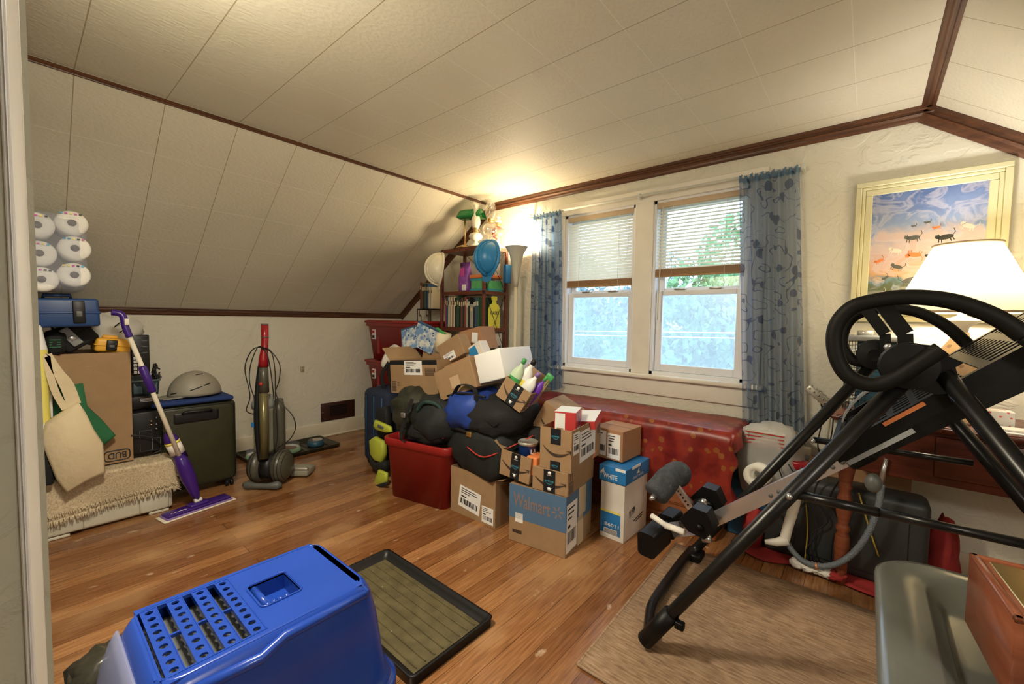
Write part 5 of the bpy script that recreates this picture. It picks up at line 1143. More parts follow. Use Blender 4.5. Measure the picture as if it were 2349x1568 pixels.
for (t0, p0), (t1, p1) in (((-.35, .28), (.1, .42)), ((.18, .45), (.5, .52)), ((-.1, 1.05), (.5, 1.08)), ((-1.2, .14), (-.9, .20))):
    m = MB(); P = [onshell(t0+(t1-t0)*k/6, p0+(p1-p0)*k/6, 1.002) for k in range(7)]; m.tube(P, .0035, 'ink', 6); part('vent_slot', m, b)

# spray mop
t = thing('spray_mop', 'purple and white spray mop leaning against the left pile', 'mop', (-2.96, .66, 0))
A, B2, HB, TP_ = V((-2.935, .50, .0)), V((-3.0, .83, .0)), onx(457, 1148, -2.955), onx(292, 760, -3.03)
c = (A+B2)/2; ang = math.atan2(B2.y-A.y, B2.x-A.x); X = T(c) @ Rz(ang)
m = MB(); m.box(-.185, -.055, 0, .185, .055, .008, 'mop_white', .003); part('cleaning_pad', m, t, False); t.children[-1].matrix_basis = M(); 
o = [q for q in t.children if q.name.startswith('cleaning_pad')][0]; o.data.transform(t.matrix_basis.inverted() @ X)
m = MB(); m.box(-.17, -.048, .008, .17, .048, .016, 'purple_light', .003, X); part('head_edge', m, t, True)
m = MB(); m.box(-.165, -.042, .016, .165, .042, .030, 'purple_plastic', .008, X); m.box(-.05, -.03, .024, .05, .03, .045, 'purple_plastic', .01, X); m.tube([X @ V((-.14+.004*k, -.018+.004*math.sin(k*1.3), .031)) for k in range(20)], .0016, 'mop_white', 4); part('mop_head', m, t, True)
J = X @ V((0, 0, .055)); d = (TP_-J); L = d.length; dn = d.normalized()
m = MB(); m.lathe([(.014, -.018), (.014, .018)], 'paper_white', 14, T(J) @ Rz(ang) @ Ry(PI/2)); part('swivel_joint', m, t, True)
m = MB(); m.tube([J, J+dn*.05, J+dn*.14, J+dn*.22, J+dn*.27, J+dn*.29], [.012, .024, .036, .037, .030, .018], 'purple_plastic', 18); part('spray_body', m, t, True)
m = MB(); m.tube([J+dn*.28, J+dn*(L-.02)], .0115, 'mop_white', 14); part('pole', m, t, True)
m = MB(); m.tube([J+dn*(L*.66), J+dn*(L*.67), J+dn*(L*.80), J+dn*(L*.81)], [.014, .020, .019, .014], 'purple_plastic', 14); part('foam_grip', m, t, True)
tip = onx(256, 716, -3.05); m = MB(); m.tube(smooth_path([J+dn*(L*.97), J+dn*(L*1.02), onx(280, 722, -3.04), tip]), .016, 'purple_plastic', 12); m.box(TP_.x+.012, TP_.y-.012, TP_.z+.035, TP_.x+.020, TP_.y+.006, TP_.z+.07, 'mop_white', .003); part('handle', m, t, True)
bp = onx(412, 1045, -3.03); q2 = onx(388, 1000, -3.03); dd = (q2-bp).normalized()
m = MB(); m.tube([bp-dd*.02, bp+dd*.10, bp+dd*.13, bp+dd*.16], [.036, .036, .03, .012], 'purple_plastic', 16); m.tube([bp+dd*.02, bp+dd*.09], .0365, 'sheet_white', 16); m.tube([bp+dd*.085, bp+dd*.1], .037, 'yellow_ink', 16); part('refill_bottle', m, t, True)
# boot tray, bowls
def tray(label, X, w, d, h, mat, ribs, name='boot_tray', inner=None, lip=.02, along='y'):
    t = thing(name, label, 'tray', X); m = MB(); r = .02
    m.rings(rr_rings([(w, d, r, 0), (w, d, r, h*.9), (w+.006, d+.006, r, h), (w-.016, d-.016, r, h), (w-.03, d-.03, r, h*.6), (w-.05-lip, d-.05-lip, r, .005)], 5), mat, True, True); b = part('rim', m, t)
    m = MB(); wi, di = w-.06-lip, d-.06-lip; m.box(-wi/2, -di/2, .0045, wi/2, di/2, .0065, inner or mat)
    for k in range(ribs):
        if along == 'x': y = -di/2+di*(k+.5)/ribs; m.box(-wi/2*.97, y-.003, .006, wi/2*.97, y+.003, .011, inner or mat, .002, seg=1)
        else: x = -wi/2+wi*(k+.5)/ribs; m.box(x-.003, -di/2*.97, .006, x+.003, di/2*.97, .011, inner or mat, .002, seg=1)
    part('ribbed_floor', m, t); return t
tray('black boot tray holding pet bowls against the left wall', T(-3.70, 1.475, 0) @ Rz(.02), .38, .70, .03, 'tray_black', 12, along='x')
def bowl(label, px, r, h, outer, inner, food, sq=False, dome=False):
    p = onz(px[0], px[1], .01); t = thing('pet_bowl', label, 'pet bowl', (p.x, p.y, .0085)); m = MB()
    m.lathe([(r*.92, 0), (r, h*.2), (r*.86, h), (r*.80, h), (r*.7, h*.35)], outer, 32); part('outer_shell', m, t)
    m = MB(); m.lathe([(r*.80, h*1.01), (r*.74, h*.95), (r*.5, h*.3), (.001, h*.28)], inner, 32, caps=False); part('inner_bowl', m, t)
    if food: m = MB(); m.sph((0, 0, h*.62), (r*.7, r*.7, h*.34), 'kibble', nz=.15, ns=9); part('kibble', m, t)
    if dome: m = MB(); m.lathe([(r*.85, h), (r*.84, h+.03), (r*.8, h+.034)], 'clear_plastic', 32, caps=False); part('clear_rim', m, t)
bowl('pale green pet bowl of kibble with clear rim on the boot tray', (660, 1034), .105, .035, 'bowl_green', 'bottle_white', True, dome=True)
bowl('steel pet bowl in dark blue ring at right of the boot tray', (724, 1020), .07, .05, 'bowl_blue', 'steel', False)
bowl('second pale green pet bowl behind the vacuum', (585, 1050), .07, .035, 'bowl_green', 'bottle_white', False, dome=True)
# vent and outlet on the knee wall
t = thing('wall_vent', 'dark brown rectangular air vent low on the left wall', 'vent', (XL+.004, 2.015, .145)); m = MB(); m.box(XL+.001, 1.845, .148, XL+.012, 2.187, .322, 'vent_brown', .004); b = part('frame', m, t, True)
m = MB(); m.box(XL+.010, 1.93, .185, XL+.014, 2.10, .29, 'black_plastic')
for k in range(6): m.box(XL+.012, 1.935, .19+.016*k, XL+.018, 2.095, .195+.016*k, 'vent_brown')
part('louvre', m, b, True)
for y in (1.86, 2.172): m = MB(); m.lathe([(.004, 0), (.003, .002)], 'brass', 10, T(XL+.012, y, .235) @ Ry(PI/2)); part('screw', m, b, True)
t = thing('phone_jack', 'small ivory wall jack on the left wall above the vent', 'wall jack', (XL+.001, 1.675, .645)); m = MB(); m.box(XL, 1.66, .645, XL+.022, 1.69, .695, 'outlet_ivory', .004); b = part('cover', m, t, True)
for z in (.66, .68): m = MB(); m.box(XL+.021, 1.668, z-.005, XL+.0235, 1.682, z+.004, 'dial_grey'); part('socket', m, b, True)

# ---------------------------------------------------------------- upright vacuum
VX, VY = -3.07, 1.10
t = thing('vacuum_cleaner', 'upright ball vacuum cleaner with red handle and looped cord', 'vacuum cleaner', T(VX, VY, 0) @ Rz(.72))   # local x = right across, -y toward the door
m = MB(); m.sph((-.075, 0, .125), (.062, .11, .11), 'vacuum_grey', seg=28, rg=18); m.sph((.075, 0, .125), (.062, .11, .11), 'vacuum_grey', seg=28, rg=18); m.lathe([(.09, -.035), (.09, .035)], 'black_plastic', 28, T(0, 0, .12) @ Ry(PI/2))
for s in (-1, 1):
    for q in (.03, .05, .068): m.lathe([(.109*math.sqrt(max(0.05, 1-((q-.03)/.062)**2))+.002, s*(.045+q)-.002), (.109*math.sqrt(max(.05, 1-((q-.03)/.062)**2))+.002, s*(.045+q)+.002)], 'black_plastic', 26, T(0, 0, .125) @ Ry(PI/2), caps=False)
part('ball', m, t)
m = MB(); m.tube([(-.125, -.10, .028), (-.10, -.105, .03), (-.04, -.11, .026), (.04, -.11, .026), (.10, -.105, .03), (.125, -.10, .028)], [.012, .028, .018, .018, .028, .012], 'mid_grey', 14); part('stand', m, t)
m = MB(); m.box(-.2, .10, .008, .2, .24, .055, 'vacuum_bin', .012); m.box(-.2, .10, .05, .2, .13, .075, 'dull_metal', .01); part('cleaner_head', m, t)
m = MB(); m.lathe([(.062, .22), (.064, .24), (.066, .50), (.07, .52)], 'bin_clear', 28, T(-.05, .02, 0)); b = part('dust_bin', m, t)
m = MB(); m.lathe([(.04, .24), (.045, .5), (.05, .52)], 'vacuum_grey', 20, T(-.055, .02, 0)); m.box(-.10, -.05, .40, -.075, -.044, .43, 'bright_blue', .002); m.box(-.065, -.05, .36, -.05, -.046, .45, 'vacuum_red', .002); part('cyclone_core', m, b)
m = MB(); m.lathe([(.072, .52), (.072, .55), (.05, .60), (.03, .61)], 'grey_plastic', 24, T(-.055, .02, 0))
for k in range(9): a = 2*PI*k/9; m.tube([(-.055+.055*math.cos(a), .02+.055*math.sin(a), .53), (-.055+.045*math.cos(a), .02+.045*math.sin(a), .605)], .012, 'grey_plastic', 8)
part('cyclone_top', m, t)
m = MB(); m.lathe([(.035, .2), (.038, .3), (.038, .5), (.025, .58)], 'vacuum_grey', 20, T(.045, .03, 0)); part('motor_housing', m, t)
m = MB(); m.tube([(0, -.075, .20), (0, -.075, .66)], .026, 'vacuum_olive', 20); part('wand', m, t)
m = MB(); m.tube(smooth_path([(-.035, -.06, .18), (-.045, -.075, .4), (-.038, -.075, .65), (-.02, -.06, .84)]), .017, 'black_plastic', 12); part('hose', m, t)
m = MB(); m.tube([(0, -.07, .64), (0, -.07, .83)], [.032, .026], 'vacuum_grey', 18); m.lathe([(.012, 0), (.010, .006)], 'red_trim', 12, T(0, -.103, .70) @ Rx(PI/2)); part('wand_release', m, t)
m = MB(); m.tube([(0, -.07, .81), (0, -.07, .86), (0, -.055, .93), (0, -.05, 1.0), (0, -.05, 1.085)], [.031, .028, .021, .022, .023], 'vacuum_red', 20); m.lathe([(.024, 1.0), (.024, 1.006)], 'vacuum_grey', 18, T(0, -.05, 0)); m.lathe([(.0235, 1.085), (.022, 1.092)], 'mid_grey', 18, T(0, -.05, 0)); part('handle', m, t)
m = MB()
for P in ([(0, -.08, .94), (-.06, -.09, .92), (-.115, -.08, .80), (-.085, -.08, .62), (-.11, -.08, .52), (-.05, -.08, .50), (-.04, -.085, .56), (-.085, -.08, .70), (-.075, -.085, .82), (-.03, -.09, .93), (0, -.09, .945)],
          [(0, -.09, .93), (.05, -.09, .925), (.11, -.08, .83), (.105, -.08, .72), (.08, -.08, .64), (.085, -.08, .5), (.09, -.08, .36), (.08, -.08, .28)],
          [(.0, -.08, .94), (.06, -.08, .90), (.08, -.08, .78), (.085, -.08, .63), (.13, -.08, .56), (.19, -.08, .49), (.21, -.08, .41), (.17, -.08, .33), (.09, -.08, .27)],
          [(0, -.085, .93), (.035, -.09, .90), (.055, -.085, .78), (.07, -.085, .64), (.07, -.08, .60)]): m.tube(smooth_path(P, 7), .0034, 'cord_black', 6)
part('cord', m, t)

# ---------------------------------------------------------------- desk, table lamp and what stands there
ZD = .765
t = thing('desk', 'dark red-brown wooden desk with turned legs beneath the painting', 'desk', (.55, 2.5, 0))
m = MB(); m.box(-.10, 2.27, ZD-.028, 1.2, 2.70, ZD, 'desk_wood', .006); m.box(-.105, 2.262, ZD-.022, 1.2, 2.275, ZD-.006, 'desk_wood', .004); part('desktop', m, t, True)
m = MB(); m.box(-.03, 2.31, .53, 1.15, 2.325, ZD-.028, 'desk_wood', .002, seg=1); m.box(-.045, 2.33, .53, -.03, 2.66, ZD-.028, 'desk_wood'); part('apron', m, t, True)
m = MB(); m.box(.22, 2.30, .56, .62, 2.315, .72, 'desk_wood', .006); d2 = part('drawer', m, t, True)
m = MB(); m.sph((.42, 2.285, .64), .016, 'brass', seg=14, rg=8); part('knob', m, d2, True)
for x, y in ((-.045, 2.335), (-.03, 2.64), (1.12, 2.335), (1.12, 2.64)):
    m = MB(); m.lathe([(.017, 0), (.021, .02), (.028, .17), (.026, .22), (.019, .235), (.027, .25), (.024, .265), (.019, .275), (.029, .33), (.031, .37), (.022, .41), (.019, .425), (.028, .44), (.022, .452), (.024, .47), (.034, .53), (.034, .56)], 'leg_wood', 24, T(x, y, 0)); m.box(x-.028, y-.028, .55, x+.028, y+.028, ZD-.028, 'leg_wood', .002, seg=1); part('leg', m, t, True)
LX, LY = .285, 2.47
t = thing('table_lamp', 'table lamp with pleated cream shade glowing on the desk', 'lamp', (LX, LY, ZD))
m = MB(); m.lathe([(.085, 0), (.09, .012), (.06, .03), (.03, .045), (.025, .07), (.065, .13), (.078, .20), (.06, .28), (.028, .335), (.024, .36)], 'stone_lamp', 32); part('base', m, t)
m = MB(); m.lathe([(.02, .355), (.024, .38), (.058, .405), (.052, .412), (.015, .425), (.010, .44)], 'bottle_white', 28); m.tube([(0, 0, .43), (0, 0, .50)], .008, 'brass', 8); part('socket', m, t)
m = MB(); z0, z1, r0, r1 = 1.205-ZD, 1.475-ZD, .215, .095; R = []
for k in range(9):
    f = k/8; R.append([((r0+(r1-r0)*f+.003*math.sin(j*PI))*math.cos(2*PI*j/144), (r0+(r1-r0)*f+.0022*(j % 2))*math.sin(2*PI*j/144), z0+(z1-z0)*f) for j in range(144)])
m.rings(R, 'lamp_shade', False, False); sh = part('lamp_shade', m, t)
for nm, rr, z in (('lower_binding', r0+.002, z0), ('upper_binding', r1+.002, z1)): m = MB(); m.tube([(rr*math.cos(2*PI*j/60), rr*math.sin(2*PI*j/60), z) for j in range(60)], .005, 'blind_head', 6, True); part(nm, m, sh)
m = MB(); m.sph((0, 0, .56), .03, 'bulb_lit', seg=14, rg=8); part('bulb', m, t)
lamp('POINT', (LX, LY, ZD+.60), LAMP_TABLE, (1, .96, .88), .04)
m = MB(); m.lathe([(.05, 0), (.055, .01), (.055, .12), (.03, .13)], 'can_lid', 24, T(-.0, 2.58, ZD+.30)) ; m.bm.free()
t = thing('mesh_bin', 'dark wire mesh cage with teal bin and grey lid on the desk', 'bin', (.02, 2.55, ZD))
m = MB(); m.box(-.035, 2.50, ZD, .10, 2.63, ZD+.31, 'bowl_blue', .006); part('inner_bin', m, t, True)
m = MB()
for k in range(17): z = ZD+.004+.019*k; m.tube([(-.075, 2.47, z), (.11, 2.47, z), (.11, 2.65, z), (-.075, 2.65, z)], .0016, 'cord_black', 4, True)
for k in range(8): x = -.075+.011*k; m.tube([(x, 2.47, ZD), (x, 2.47, ZD+.31)], .0014, 'cord_black', 4)
for y in (2.47, 2.53, 2.59, 2.65): m.tube([(-.075, y, ZD), (-.075, y, ZD+.31)], .0016, 'cord_black', 4)
part('wire_cage', m, t, True)
m = MB(); m.box(-.08, 2.46, ZD+.31, .115, 2.66, ZD+.335, 'grey_plastic', .006); m.lathe([(.03, 0), (.03, .022), (.024, .024)], 'can_lid', 18, T(-.01, 2.54, ZD+.335)); part('lid', m, t, True)
p = ony(2195, 860, 2.52); t = thing('medicine_jar', 'white jar with red print between the lamp and mesh bin', 'jar', (.175, 2.50, ZD)); m = MB(); m.lathe([(.034, 0), (.036, .01), (.036, .19)], 'bottle_white', 24); b = part('jar_body', m, t)
m = MB(); m.lathe([(.0366, .05), (.0366, .16)], 'print_red', 24, caps=False); part('printed_label', m, b); m = MB(); m.lathe([(.038, .19), (.038, .225), (.034, .23)], 'sheet_white', 24); part('lid', m, t)
m = MB(); m.box(.33, 2.29, ZD, .62, 2.42, ZD+.004, 'paper_white'); m.box(.35, 2.32, ZD+.004, .5, 2.39, ZD+.012, 'sheet_white', .001, X=None); single('paper_stack', m, 'loose white papers near front edge of the desk', 'paper')
m = MB(); m.box(.36, 2.43, ZD, .44, 2.5, ZD+.06, 'print_red', .003); single('tissue_box', m, 'small red and white box on desk in front of the lamp', 'box')
# power strip and cords on the wall behind the desk
a = ony(1852, 887, 2.66); t = thing('power_strip', 'light grey metal strip with bolts poking out beside the curtain', 'power strip', T(a.x, 2.66, a.z) @ Ry(.72))
m = MB(); m.box(0, -.012, -.018, .13, .012, .018, 'can_lid', .003)
for k in range(5): m.lathe([(.005, 0), (.005, .004)], 'steel', 10, T(.012+.025*k, -.012, .004) @ Rx(PI/2)); m.box(.004+.025*k, -.006, -.022, .014+.025*k, .006, .024, 'dull_metal', .002)
part('housing', m, t); m = MB(); m.sph((.145, 0, -.01), (.042, .03, .033), 'black_matte', nz=.4, ns=5, seed=81); part('black_plug', m, t)
rnd = random.Random(21)
for k, lb in enumerate(('left black cord hanging below the grey power strip', 'middle tangled black cord below the grey power strip', 'right black cord beside the desk end')):
    m = MB(); x0 = -.15+.035*k; m.tube(smooth_path([(x0, 2.68, .74), (x0+.02*rnd.uniform(-1, 1), 2.67, .62), (x0-.03*rnd.uniform(0, 1), 2.66, .52), (x0+.03*rnd.uniform(-1, 1), 2.67, .42), (x0-.02, 2.66, .30), (x0+.03, 2.64, .16)]), .0032, 'cord_black', 6); single('extension_cord', m, lb, 'cord')
m = MB(); m.sph((-.22, 2.64, .44), (.035, .03, .03), 'grey_plastic', nz=.1); m.box(-.25, 2.65, .45, -.20, 2.70, .50, 'base_paint', .004); single('wall_plug', m, 'grey plug adapter on the wall below the curtain', 'plug')
p = ony(1835, 1068, 2.45); m = MB(); m.box(p.x-.035, 2.43, p.z-.02, p.x+.035, 2.50, p.z+.02, 'vacuum_red', .008); single('red_case', m, 'small bright red case behind the black legs under the curtain', 'case')

# dark bin on red cloth below the desk
t = thing('monitor_case', 'large dark grey case standing under the desk behind turned leg', 'case', (-.03, 2.5, 0))
m = MB(); m.box(-.36, 2.40, .012, .235, 2.56, .415, 'tv_dark', .035, seg=4, X=None); b = part('case_shell', m, t, True)
m = MB(); m.box(-.30, 2.392, .06, .17, 2.402, .36, 'tv_dark', .004); part('front_panel', m, b, True)
carton('brown carton behind the dark case under the desk', zframe(-.20, 2.575, 0, 0), .38, .10, .46, 'cardboard_dark')
def redf(u, v):
    x = -.44+.82*u; y = 2.33+.30*v; return (x+.03*math.sin(v*9), y-.035*math.sin(u*13)*(1-v), .012+.016*abs(NZ.noise(V((u*6, v*5, 2))))+(.0 if .1 < u < .86 else .0))
m = MB(); m.grid(redf, 40, 16, 'red_cloth', .006)
m.sph((-.40, 2.42, .11), (.045, .07, .11), 'red_cloth', nz=.35, ns=3, seed=91); m.sph((.285, 2.56, .16), (.055, .06, .16), 'red_cloth', nz=.3, ns=3, seed=92); m.sph((-.42, 2.55, .32), (.035, .06, .10), 'red_cloth', nz=.35, ns=3, seed=97)
single('red_blanket', m, 'rumpled dark red blanket beneath and around the dark case', 'blanket')
m = MB(); rnd = random.Random(4)
for k in range(5): m.sph((-.20+.035*k, 2.335+.012*rnd.uniform(-1, 1), .035), (.035, .03, .022), 'red_cloth' if k > 3 else 'tissue', nz=.5, ns=4, seed=k)
single('lace_scarf', m, 'pale pink ruffled scarf on the floor before the dark case', 'scarf')
for k, (pp, lb) in enumerate((([(1837, 1072), (1845, 1120), (1850, 1170), (1852, 1220), (1848, 1270), (1840, 1315)], 'left yellow cord hanging in front of the dark case'), ([(1970, 1130), (1985, 1180), (2000, 1230), (2015, 1275)], 'right yellow cord behind the turned desk leg'))):
    m = MB(); m.tube(smooth_path([ony(a, b2, 2.375) for a, b2 in pp]), .0034, 'cord_yellow', 6); single('yellow_cord', m, lb, 'cord')
m = MB(); rnd = random.Random(14)
for k in range(5): m.tube(smooth_path([(-.28+.05*k+.04*rnd.uniform(-1, 1), 2.365-.01*rnd.random(), z) for z in (.48, .36, .26, .18, .10, .05)]), .0035, 'cord_black', 6)
single('cable_bundle', m, 'bundle of black cables dangling over the dark case', 'cable')
# ribbed hose with white nozzle
t = thing('ribbed_hose', 'grey ribbed hose hanging in a loop with white nozzle end', 'hose', ony(1900, 1300, 2.2))
P = smooth_path([ony(a, b2, 2.297) for a, b2 in [(1803, 1238), (1822, 1268), (1850, 1290), (1890, 1298), (1930, 1288), (1965, 1260), (1995, 1215), (2015, 1160), (2022, 1110)]], 8)
m = MB(); m.tube(P, [.0115+.0016*(k % 2) for k in range(len(P))], 'hose_grey', 12); b = part('hose', m, t, True)
m = MB(); q = ony(1870, 1297, 2.297); q2 = ony(1876, 1298, 2.297); m.tube([q, q2], .0145, 'copper', 14); part('copper_band', m, b, True)
m = MB(); m.tube([ony(2020, 1112, 2.297), ony(2026, 1080, 2.297), ony(2034, 1052, 2.297)], [.012, .009, .007], 'steel', 12); part('hook_end', m, t, True)
m = MB(); m.tube(smooth_path([ony(1829, 1120, 2.297), ony(1822, 1160, 2.297), ony(1808, 1205, 2.297), ony(1800, 1236, 2.297)]), .021, 'sheet_white', 14); m.tube([ony(1806, 1238, 2.297), ony(1780, 1243, 2.28), ony(1755, 1242, 2.26)], [.024, .018, .010], 'sheet_white', 12); part('nozzle', m, t, True)

# ---------------------------------------------------------------- woven rug
t = thing('floor_rug', 'tan woven flat rug under the inversion table', 'rug', (.2, 1.7, 0))
m = MB(); m.grid(lambda u, v: (-.685+2.0*u-.02*v, 1.175+1.0*v+.02*u, .0085+.002*math.sin(u*5)*math.sin(v*7)), 20, 12, 'rug_tan', .007); part('woven_field', m, t, True)
m = MB(); m.tube([(-.685, 1.175, .006), (-.705, 2.175, .006)], .006, 'rug_tan', 6); m.tube([(-.685, 1.175, .006), (1.3, 1.195, .006)], .006, 'rug_tan', 6); part('bound_edge', m, t, True)

# ---------------------------------------------------------------- inversion table
YN, YFR, YM = 1.39, 2.10, 1.75
t = thing('inversion_table', 'large black inversion table on folding frame with ankle rollers', 'inversion table', (-.1, 1.75, .012)); IT = t
def N(x, y, Y=YN): return ony(x, y, Y)
m = MB(); a = V((-.545, 1.39, .035)); b3 = V((-.60, 2.10, .035)); hn, hf = N(2095, 850, 1.44), N(2015, 820, 2.05)
P = [hn+(a-hn)*0.0, a+(hn-a).normalized()*.10, a+V((-.0, .02, .0))+(hn-a).normalized()*.02, a+V((-.03, .12, 0))]
P += [V((-.60, 1.62, .035)), V((-.61, 1.9, .035)), b3+V((-.01, -.06, 0)), b3+(hf-b3).normalized()*.03, b3+(hf-b3).normalized()*.12, hf]
m.tube([P[0]]+smooth_path(P[1:-1], 6)+[P[-1]], .0205, 'black_paint', 16); part('front_leg_frame', m, t, True)
m = MB(); q = (hn-a).normalized(); m.tube([a+q*.0, a+q*.16], .0275, 'frame_black', 16); m.box(a.x+.10, a.y-.012, a.z+.10, a.x+.13, a.y+.012, a.z+.125, 'frame_black', .004); part('rubber_foot', m, t, True)
m = MB(); m.box(-.63, 2.04, .012, -.55, 2.13, .05, 'frame_black', .012); part('rubber_foot', m, t, True)
rn, rf = hn+V((.05, 0, .0)), hf+V((.06, 0, 0)); en, ef = V((.80, 1.39, .035)), V((.80, 2.10, .035))
m = MB(); P = [rn, en+(rn-en).normalized()*.1, en, en+V((.04, .12, 0)), ef+V((.04, -.12, 0)), ef, ef+(rf-ef).normalized()*.1, rf]; m.tube([P[0]]+smooth_path(P[1:-1], 6)+[P[-1]], .0205, 'black_paint', 16); part('rear_leg_frame', m, t, True)
for (p0, p1, Y) in (((1814, 1131), (2349, 1247), YN+.03), ((1866, 1008), (2232, 1062), YFR-.03)):
    A_, B_ = ony(p0[0], p0[1], Y), ony(p1[0], p1[1], Y); m = MB(); mid = A_+(B_-A_)*.42; m.tube([A_, mid+(B_-A_)*.02], .0125, 'black_paint', 12); m.tube([mid, B_], .0110, 'black_paint', 12); m.lathe([(.008, 0), (.008, .02)], 'steel', 10, T(A_+V((0, -.015, 0))) @ Rx(PI/2)); part('folding_brace', m, t, True)
# handle loops
def loop(pts, Y, r, dy=0):
    P = [ony(a, b2, Y+dy*i/len(pts)) for i, (a, b2) in enumerate(pts)]; return smooth_path(P, 7)
m = MB(); m.tube(loop([(2349, 770), (2299, 735), (2240, 708), (2180, 690), (2118, 682), (2060, 682), (2010, 689), (1960, 702), (1928, 730), (1914, 765), (1917, 810), (1935, 850), (1965, 873), (2010, 882), (2060, 864), (2120, 826), (2160, 800)], 1.40, .02), .0185, 'grip_foam', 16)
E = ony(2349, 770, 1.40); m.tube(smooth_path([E, E+V((.10, .0, -.08)), E+V((.16, .02, -.2)), E+V((.10, .04, -.28))]), .0185, 'grip_foam', 14); part('safety_handle', m, t, True)
m = MB(); m.tube(loop([(2222, 792), (2184, 758), (2150, 735), (2107, 716), (2060, 708), (2010, 709), (1965, 722), (1940, 748), (1932, 785), (1945, 815), (1965, 829), (1990, 828), (2010, 812)], 2.04, .02), .0185, 'grip_foam', 16); part('safety_handle', m, t, True)
for (p0, p1, p2, Y) in (((1984, 706), (2030, 765), (2032, 815), 1.96), ((2025, 698), (2076, 765), (2078, 820), 1.50)):
    m = MB(); A_, B_, C_ = (ony(q[0], q[1], Y) for q in (p0, p1, p2)); m.strip([A_, B_], (0, 1, 0), .045, .034, 'black_paint'); m.strip([B_, C_], (0, 1, 0), .03, .03, 'black_paint'); part('handle_bracket', m, t, True)
for c, Y, r, nm in ((hn, 1.40, .055, 0), (hf, 2.0, .052, 1)):
    m = MB(); m.lathe([(r*.3, 0), (r, .004), (r, .02), (r*1.06, .022), (r*1.06, .032), (r, .034), (r, .055), (r*.4, .06)], 'frame_black', 28, T(c.x-.01, Y+.06, c.z+.012) @ Rx(PI/2), smooth=False); h_ = part('pivot_hub', m, t, True)
q = ony(2037, 795, 1.9); m = MB(); m.lathe([(.012, 0), (.012, .010), (.009, .013)], 'steel', 6, T(q) @ Rx(PI/2)); part('hinge_bolt', m, t, True)
m = MB(); m.wprism([ony(a, b2, 1.43) for a, b2 in [(2078, 800), (2105, 789), (2140, 792), (2170, 808), (2190, 835), (2200, 870), (2190, 900), (2150, 905), (2090, 890), (2060, 868)]], (0, .03, 0), 'frame_black'); part('pivot_plate', m, t, True)
# bed: two slotted panels between side rails
S_, B0 = V((1, 0, .92)).normalized(), V((.035, 0, .865)); NB = V((-S_.z, 0, S_.x))
def bp_(s, y, n=0): p = B0+S_*s+NB*n; return V((p.x, y, p.z))
m = MB()
for y in (1.47, 2.01): m.strip([bp_(-.125, y), bp_(.75, y)], NB, .04, .024, 'frame_black')
for s in (-.12, .74): m.strip([bp_(s, 1.47), bp_(s, 2.01)], NB, .03, .02, 'frame_black')
part('bed_frame', m, t, True)
def panel(s0, s1, n):
    m = MB(); rows, cols = 6, 5; y0, y1 = 1.485, 1.995; ds = (s1-s0)/cols; dy = (y1-y0)/rows
    def q(a, b, c, e, t2=.006):
        P4 = [bp_(a, b, n), bp_(c, b, n), bp_(c, e, n), bp_(a, e, n)]; m.wprism(P4, NB*t2, 'frame_black')
    for i in range(cols):
        q(s0+ds*i, y0, s0+ds*i+ds*.28, y1)
        for j in range(rows*2): a = y0+(y1-y0)*j/(rows*2); q(s0+ds*i+ds*.28, a, s0+ds*(i+1), a+(y1-y0)/(rows*2)*.5)
    return m
part('slotted_panel', panel(-.10, .22, .0), t, True); part('slotted_panel', panel(.25, .72, .012), t, True)
m = MB(); q = [bp_(s, y, -.03) for s, y in ((-.11, 1.458), (.06, 1.458))]; m.strip(q, NB, .012, .003, 'grey_plastic'); part('printed_label', m, t, True)
m = MB(); q = [bp_(s, 1.456, .012) for s in (.02, .12)]; m.strip(q, NB, .010, .003, 'orange_plastic'); part('warning_label', m, t, True)
# chrome boom with scale, black main beam above
bo0, bo1 = ony(1622, 1198, YM), ony(1960, 1040, YM); bd = (bo1-bo0).normalized(); bn = V((-bd.z, 0, bd.x))
m = MB(); m.strip([bo0-bd*.02-bn*.0, bo1+bd*.06], bn, .05, .022, 'chrome'); b = part('adjustment_boom', m, t, True)
m = MB()
for k in range(9):
    q = bo1-bd*(.30-.032*k)-bn*.006; m.lathe([(.0075, 0), (.0075, .002)], 'mid_grey', 12, T(q+V((0, -.0115, 0))) @ Rx(PI/2))
part('adjustment_hole', m, b, True)
m = MB(); m.strip([bo1+bd*.02, bo1+bd*1.05], bn, .065, .05, 'black_paint'); part('main_beam', m, t, True)
m = MB(); m.box(-.035, -.03, -.04, .05, .03, .05, 'frame_black', .014, T(bo1) @ Ry(-.72)); m.sph((.05, -.03, -.075), (.022, .022, .03), 'mid_grey', X=T(bo1)); part('locking_collar', m, t, True)
# perforated roller hinge plate
m = MB(); Pa = smooth_path([ony(a, b2, 1.93) for a, b2 in [(1930, 1000), (1934, 960), (1955, 925), (1985, 898), (2004, 888)]], 6); m.strip(Pa, V((0, 1, 0)), .07, .006, 'grey_plastic'); 
for k in range(2, len(Pa)-2, 4): m.lathe([(.010, -.0045), (.010, .0045)], 'ink', 12, T(Pa[k]) @ Ry(PI/2-.7))
part('hinge_plate', m, t, True)
